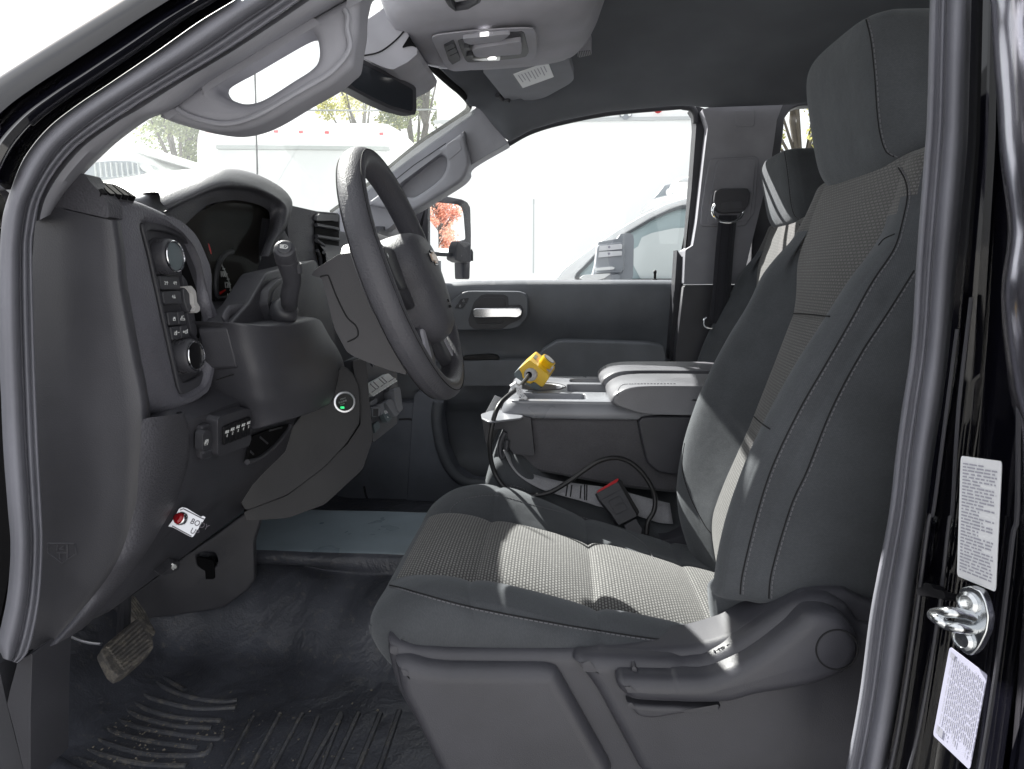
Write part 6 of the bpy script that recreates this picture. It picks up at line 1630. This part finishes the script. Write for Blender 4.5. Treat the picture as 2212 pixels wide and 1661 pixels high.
mq = fil(cN((752, 1090), (775, 1000), (808, 740), (1020, 705), (1060, 650), (1150, 640), (1195, 660), (1206, 720), (1195, 1160), (640, 1160), (750, 1095)), .12)
ybox('shell', mq, 3.28, 3.42, M['mgrey'], tmn, bevel=.02, seg=3)
ybox('face_panel', fil(cN((800, 770), (1060, 738), (1098, 765), (1092, 1050), (1060, 1085), (770, 1085)), .15), 3.27, 3.30, M['mgrey'], tmn, bevel=.006)
for q in (((826, 782), (1060, 760), (1075, 770), (1074, 818), (818, 840)), ((820, 850), (1066, 838), (1074, 850), (1070, 888), (812, 912))):
    s = ybox('sticker', cN(*q), 3.262, 3.268, M['label'], tmn)
    cq = cN((sum(p[0] for p in q) / 5 - 40, sum(p[1] for p in q) / 5 + 3))[0]
    lathe('print', P(*cq, 3.2615), (0, -1, 0), [(.006, 0), (.006, .0005), (.0001, .0005)], M['ink'], s, n=10)
ybox('light_strip', fil(cN((755, 1030), (960, 1012), (995, 1025), (975, 1046), (760, 1058)), .2), 3.255, 3.30, M['paint'], tmn, bevel=.004)
ybox('arm', fil(cN((600, 1145), (650, 1105), (960, 1086), (870, 1146), (700, 1180)), .2), 3.24, 3.30, M['paint'], tmn, bevel=.008)
ybox('arm_base', fil(cN((870, 1150), (920, 1105), (1030, 1098), (1052, 1120), (1045, 1190), (860, 1190)), .15), 3.25, 3.32, M['mgrey'], tmn, bevel=.008)
rf = thing('roof_light_fin', P(1445, 410, 3.9), 'small grey roof fin on the white pickup cab', 'roof fin')
ybox('fin', cN((1425, 256), (1480, 195), (1540, 115), (1655, 85), (1662, 160), (1745, 155), (1745, 190), (1600, 215)), 3.9, 3.95, M['mgrey'], rf, bevel=.004)
lathe('lamp', P(*cN((1597, 192))[0], 3.89), (0, -1, .3), [(.02, 0), (.02, .01), (.0001, .014)], M['paint'], rf, n=16)

# tall white box body filling the passenger window
bx = thing('box_truck', (1.5, 6.2, 0), 'tall white box truck body filling the view beyond the passenger window', 'truck')
YB = 5.6
xl, xr = P(945, 400, YB).x, P(1655, 400, YB).x
box('box_body', (xl, YB, .9), (xr, YB + 2.4, 3.9), M['paint'], bx, bevel=.03)
box('top_rail', (xl - .02, YB - .02, P(1300, 262, YB).z), (xr, YB + .04, P(1300, 255, YB).z), M['wgrey'], bx)
for px_ in (1153,):
    box('panel_joint', (P(px_, 400, YB).x - .006, YB - .004, P(1153, 590, YB).z), (P(px_, 400, YB).x + .006, YB + .01, P(1153, 430, YB).z), M['wgrey'], bx)
ybox('hinge_bracket', fil(cB((1862, 714), (1942, 712), (1940, 728), (1910, 754), (1890, 754), (1864, 730)), .15), YB - .03, YB, M['mgrey'], bx)
for c in ((1880, 722), (1925, 722)): lathe('bolt', P(*cB(c)[0], YB - .032), (0, -1, 0), [(.014, 0), (.0001, .004)], M['paint'], bx, n=12)
lathe('marker_lamp', P(*cB((2105, 686))[0], YB), (0, -1, 0), [(.035, 0), (.03, .02), (.0001, .025)], M['red'], bx, n=20)

# white enclosed trailer seen through the windscreen
tr_ = thing('enclosed_trailer', (-2.2, 9.0, 0), 'white enclosed trailer with a row of red marker lamps and a grey roller door', 'trailer')
YT = 8.6
to = [(425, 300), (432, 268), (450, 263), (835, 266), (868, 285), (912, 332), (1010, 460), (1010, 660), (425, 660)]
prism('box_body', [P(x, y, YT) for x, y in fil(to, .1)], (0, 5, 0), M['paint'], tr_, bevel=.04)
ybox('roller_door', [(470, 322), (835, 324), (835, 640), (470, 640)], YT - .03, YT, M['wgrey'], tr_, bevel=.01)
ybox('door_rail', [(466, 313), (840, 316), (840, 324), (466, 321)], YT - .06, YT, plain('grey rail', (.35, .38, .38), .5), tr_)
mr = plain('red marker lens', (.75, .10, .12), .3)
for px_, py_ in ((596, 284), (650, 285), (706, 286), (824, 289), (450, 283)):
    p = P(px_, py_, YT - .03); L = tube('marker_lamp', [p + Vector((-.022, 0, 0)), p + Vector((.022, 0, 0))], .016, mr, tr_, n=10)
# far grey building wall beyond the mirror
bd = thing('pale_building', (0, 16, 0), 'pale grey building wall behind the tow mirror', 'building')
box('wall', (P(930, 400, 15).x, 15, 0), (P(1060, 400, 15).x, 18, P(950, 355, 15).z), M['wgrey'], bd)
box('siding_joint', (P(930, 400, 15).x, 14.97, P(950, 412, 15).z), (P(1060, 400, 15).x, 15.0, P(950, 409, 15).z), M['mgrey'], bd)

# pale truck front at the far left of the windscreen
gt = thing('parked_truck', P(300, 600, 6.0), 'pale truck with raised bonnet and dark slatted grille at the left of the windscreen', 'truck')
YG = 5.6
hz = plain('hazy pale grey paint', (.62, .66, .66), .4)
ybox('bonnet', cV((40, 470), (480, 480), (860, 650), (1000, 760), (900, 1000), (0, 1000)), YG, YG + 1.4, M['paint'], gt, bevel=.03)
ybox('windscreen_frame', fil(cV((500, 440), (540, 440), (900, 560), (1300, 680), (1350, 740), (1300, 760), (900, 640), (560, 500)), .1), YG - .1, YG + 1.2, hz, gt, bevel=.02)
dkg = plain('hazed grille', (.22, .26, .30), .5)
gl_ = ybox('grille', fil(cV((60, 780), (220, 690), (440, 672), (620, 680), (690, 730), (740, 800), (60, 900)), .12), YG - .06, YG, dkg, gt)
for i in range(9):
    ybox('slat', cV((205 + i * 60, 690), (212 + i * 60, 690), (230 + i * 60, 850), (222 + i * 60, 850)), YG - .08, YG - .06, hz, gl_)
ybox('headlamp', fil(cV((700, 720), (820, 715), (880, 770), (760, 790)), .2), YG - .07, YG, hz, gt)

# aerial mast, overhead wire
am_ = thing('radio_aerial', P(555, 380, 1.5), 'thin black whip aerial standing in front of the windscreen', 'aerial')
tube('mast', [P(551, 375, 1.9) + Vector((-.02, .0, -.15)), P(556, 372, 1.9), P(554, 300, 1.9), P(552, 200, 1.9), P(549, 110, 1.9)], .0026, M['rub'], am_, n=8)
ow = thing('overhead_wire', P(800, 240, 22), 'thin dark overhead wire crossing behind the rear view mirror', 'wire')
tube('wire', [P(-200, 250, 20), P(560, 237, 20), P(800, 239, 20), P(1000, 235, 20), P(1500, 225, 20)], .022, plain('wire', (.25, .27, .28), .6), ow, n=6)

# trees: trunk, limbs and leaf-sized faces in clumps
def leafmat(nm, c0, c1):
    mt, nt, b = newmat(nm); b.inputs['Roughness'].default_value = .6
    oi = nd(nt, 'ShaderNodeTexNoise', Scale=.9, Detail=4.0); nt.links.new(coord(nt), oi.inputs['Vector'])
    c = rampmix(nt, oi.outputs['Fac'], c0, c1, .35, .65); nt.links.new(c, b.inputs['Base Color'])
    out = nt.nodes['Material Output']; tl = nd(nt, 'ShaderNodeBsdfTranslucent'); nt.links.new(c, tl.inputs['Color'])
    mx = nd(nt, 'ShaderNodeMixShader'); mx.inputs[0].default_value = .45
    nt.links.new(b.outputs[0], mx.inputs[1]); nt.links.new(tl.outputs[0], mx.inputs[2]); nt.links.new(mx.outputs[0], out.inputs['Surface'])
    return mt
bark = plastic('bark', (.16, .14, .12), .9, 20, .5)
def tree(name, base, h, rad, mat, label, seed, nleaf=6000, ls=.11, dens=.5, top=1.0):
    rnd = random.Random(seed)
    t = thing(name, base, label, 'tree', None)
    b = Vector(base); g = []
    trunk = [b + Vector((rnd.uniform(-.1, .1) * k, rnd.uniform(-.1, .1) * k, h * .9 * k / 6)) for k in range(7)]
    g.append(tube_geo(trunk, [.16 * h / 8 * (1 - k / 7.5) for k in range(7)], 8))
    clumps = []
    for i in range(46):
        z = rnd.uniform(.18, 1.0); a = rnd.uniform(0, 6.28)
        rr = rad * (1 - abs(z - .5) * 1.1) * rnd.uniform(.25, 1.0)
        c = b + Vector((math.cos(a) * rr, math.sin(a) * rr, h * z)); clumps.append((c, rnd.uniform(.25, .6) * rad * .55))
        st = trunk[min(5, int(z * 5))]; g.append(tube_geo([st, st.lerp(c, .6) + Vector((0, 0, .1)), c], [.045, .03, .012], 5))
    v, f = merge(g); mobj('trunk', v, f, bark, t, ang=180)
    v = []; f = []
    for i in range(nleaf):
        c, r_ = rnd.choice(clumps)
        d = Vector((rnd.gauss(0, 1), rnd.gauss(0, 1), rnd.gauss(0, 1))).normalized() * r_ * rnd.random() ** .45
        p = c + d; n_ = Vector((rnd.gauss(0, 1), rnd.gauss(0, 1), rnd.gauss(0, 1))).normalized(); a = n_.orthogonal().normalized(); bb = n_.cross(a)
        s = ls * rnd.uniform(.6, 1.3); k = len(v)
        v += [p - a * s, p + bb * s * .45, p + a * s, p - bb * s * .45]; f.append((k, k + 1, k + 2, k + 3))
    mobj('crown', v, f, mat, t, smooth=False)
    return t
lg = leafmat('pale green leaves', (.16, .20, .10), (.34, .38, .20)); ly = leafmat('yellow green leaves', (.34, .34, .10), (.56, .54, .22)); lr = leafmat('red autumn leaves', (.62, .28, .20), (.75, .45, .34))
def gpos(px, Y): p = P(px, 500, Y); return (p.x, Y, 0)
tree('street_tree', gpos(915, 22), 10.5, 1.9, lg, 'tall pale green tree right of the rear view mirror', 11, 22000, .065)
tree('street_tree', gpos(775, 22), 8.2, 1.7, ly, 'yellowing tree directly below the rear view mirror', 12, 16000, .065)
tree('street_tree', gpos(400, 14), 5.3, 1.5, lg, 'hazy green tree above the dark grille at the left of the windscreen', 13, 14000, .045)
tree('street_tree', gpos(1715, 18), 9.0, 2.2, ly, 'green and yellow tree seen through the strip of rear door window', 14, 22000, .06)

tree('autumn_tree', (27, 1.15, 0), 6.4, 1.5, lr, 'red leaved autumn tree reflected in the tow mirror', 15, 9000, .06)
wt_ = thing('delivery_truck', (15, 1.6, 0), 'white truck front reflected in the lower part of the tow mirror', 'truck')
box('cab', (15, .7, .75), (18, 2.6, 1.75), M['paint'], wt_, bevel=.12)
box('cab_top', (15.7, .85, 1.7), (18, 2.45, 2.35), M['paint'], wt_, bevel=.15)
mobj('windscreen', [Vector(q) for q in ((15.6, .95, 1.76), (15.6, 2.35, 1.76), (15.68, 2.25, 2.25), (15.68, 1.05, 2.25))], [(0, 1, 2, 3)], M['wingl'], wt_)
box('grille', (14.96, 1.05, .95), (15.02, 2.25, 1.3), dkg, wt_, bevel=.02)
for y_ in (.85, 2.45): box('headlamp', (14.95, y_ - .12, 1.32), (15.02, y_ + .12, 1.48), M['label'], wt_, bevel=.03)
for y_ in (.95, 2.35): lathe('wheel', (15.9, y_, .42), (0, 1, 0), [(.42, -.12), (.42, .12), (.25, .13)], M['rub'], wt_)
# ================================================================== DAYLIGHT
SUN_AZ, SUN_EL = R(SUN_AZ_DEG), R(SUN_EL_DEG)      # azimuth measured from -x (truck front) towards +y (passenger side)
sd = Vector((-math.cos(SUN_AZ) * math.cos(SUN_EL), math.sin(SUN_AZ) * math.cos(SUN_EL), math.sin(SUN_EL)))
sl = bpy.data.lights.new('sun', 'SUN'); sl.energy = SUN_STR; sl.angle = R(.53); sl.color = (1, .97, .92)
so_ = bpy.data.objects.new('sun', sl); COL.objects.link(so_)
so_.rotation_euler = sd.to_track_quat('Z', 'Y').to_euler(); so_.location = (0, 0, 20)
w = bpy.data.worlds.new('World'); scene.world = w; w.use_nodes = True
nt = w.node_tree; bg = nt.nodes['Background']
sky = nt.nodes.new('ShaderNodeTexSky'); sky.sky_type = 'NISHITA'; sky.sun_disc = False
sky.sun_elevation = SUN_EL; sky.sun_rotation = math.atan2(sd.x, sd.y)
sky.air_density = 1.0; sky.dust_density = 3.0; sky.ozone_density = 1.0; sky.altitude = 50
# thin bright cloud over most of the sky
tcn = nt.nodes.new('ShaderNodeTexCoord')
cn = nt.nodes.new('ShaderNodeTexNoise'); cn.inputs['Scale'].default_value = 1.6; cn.inputs['Detail'].default_value = 6; cn.inputs['Roughness'].default_value = .6
nt.links.new(tcn.outputs['Generated'], cn.inputs['Vector'])
rp = nt.nodes.new('ShaderNodeValToRGB'); rp.color_ramp.elements[0].position = .30; rp.color_ramp.elements[1].position = .55
rp.color_ramp.elements[0].color = (.55, .55, .55, 1); rp.color_ramp.elements[1].color = (1, 1, 1, 1)
nt.links.new(cn.outputs['Fac'], rp.inputs['Fac'])
mxw = nt.nodes.new('ShaderNodeMix'); mxw.data_type = 'RGBA'
nt.links.new(rp.outputs['Color'], mxw.inputs['Factor'])
nt.links.new(sky.outputs['Color'], mxw.inputs[6]); mxw.inputs[7].default_value = (CLOUD, CLOUD * 1.01, CLOUD * 1.03, 1)
nt.links.new(mxw.outputs[2], bg.inputs['Color'])
bg.inputs['Strength'].default_value = SKY_STR
scene.view_settings.view_transform = 'Standard'; scene.view_settings.look = 'None'; scene.view_settings.exposure = 0; scene.view_settings.gamma = 1
scene.render.engine = 'CYCLES'
cy = scene.cycles
cy.use_denoising = True
cy.max_bounces = 8; cy.diffuse_bounces = 4; cy.glossy_bounces = 4; cy.transparent_max_bounces = 12
cy.caustics_reflective = False; cy.caustics_refractive = False
cy.sample_clamp_indirect = 8
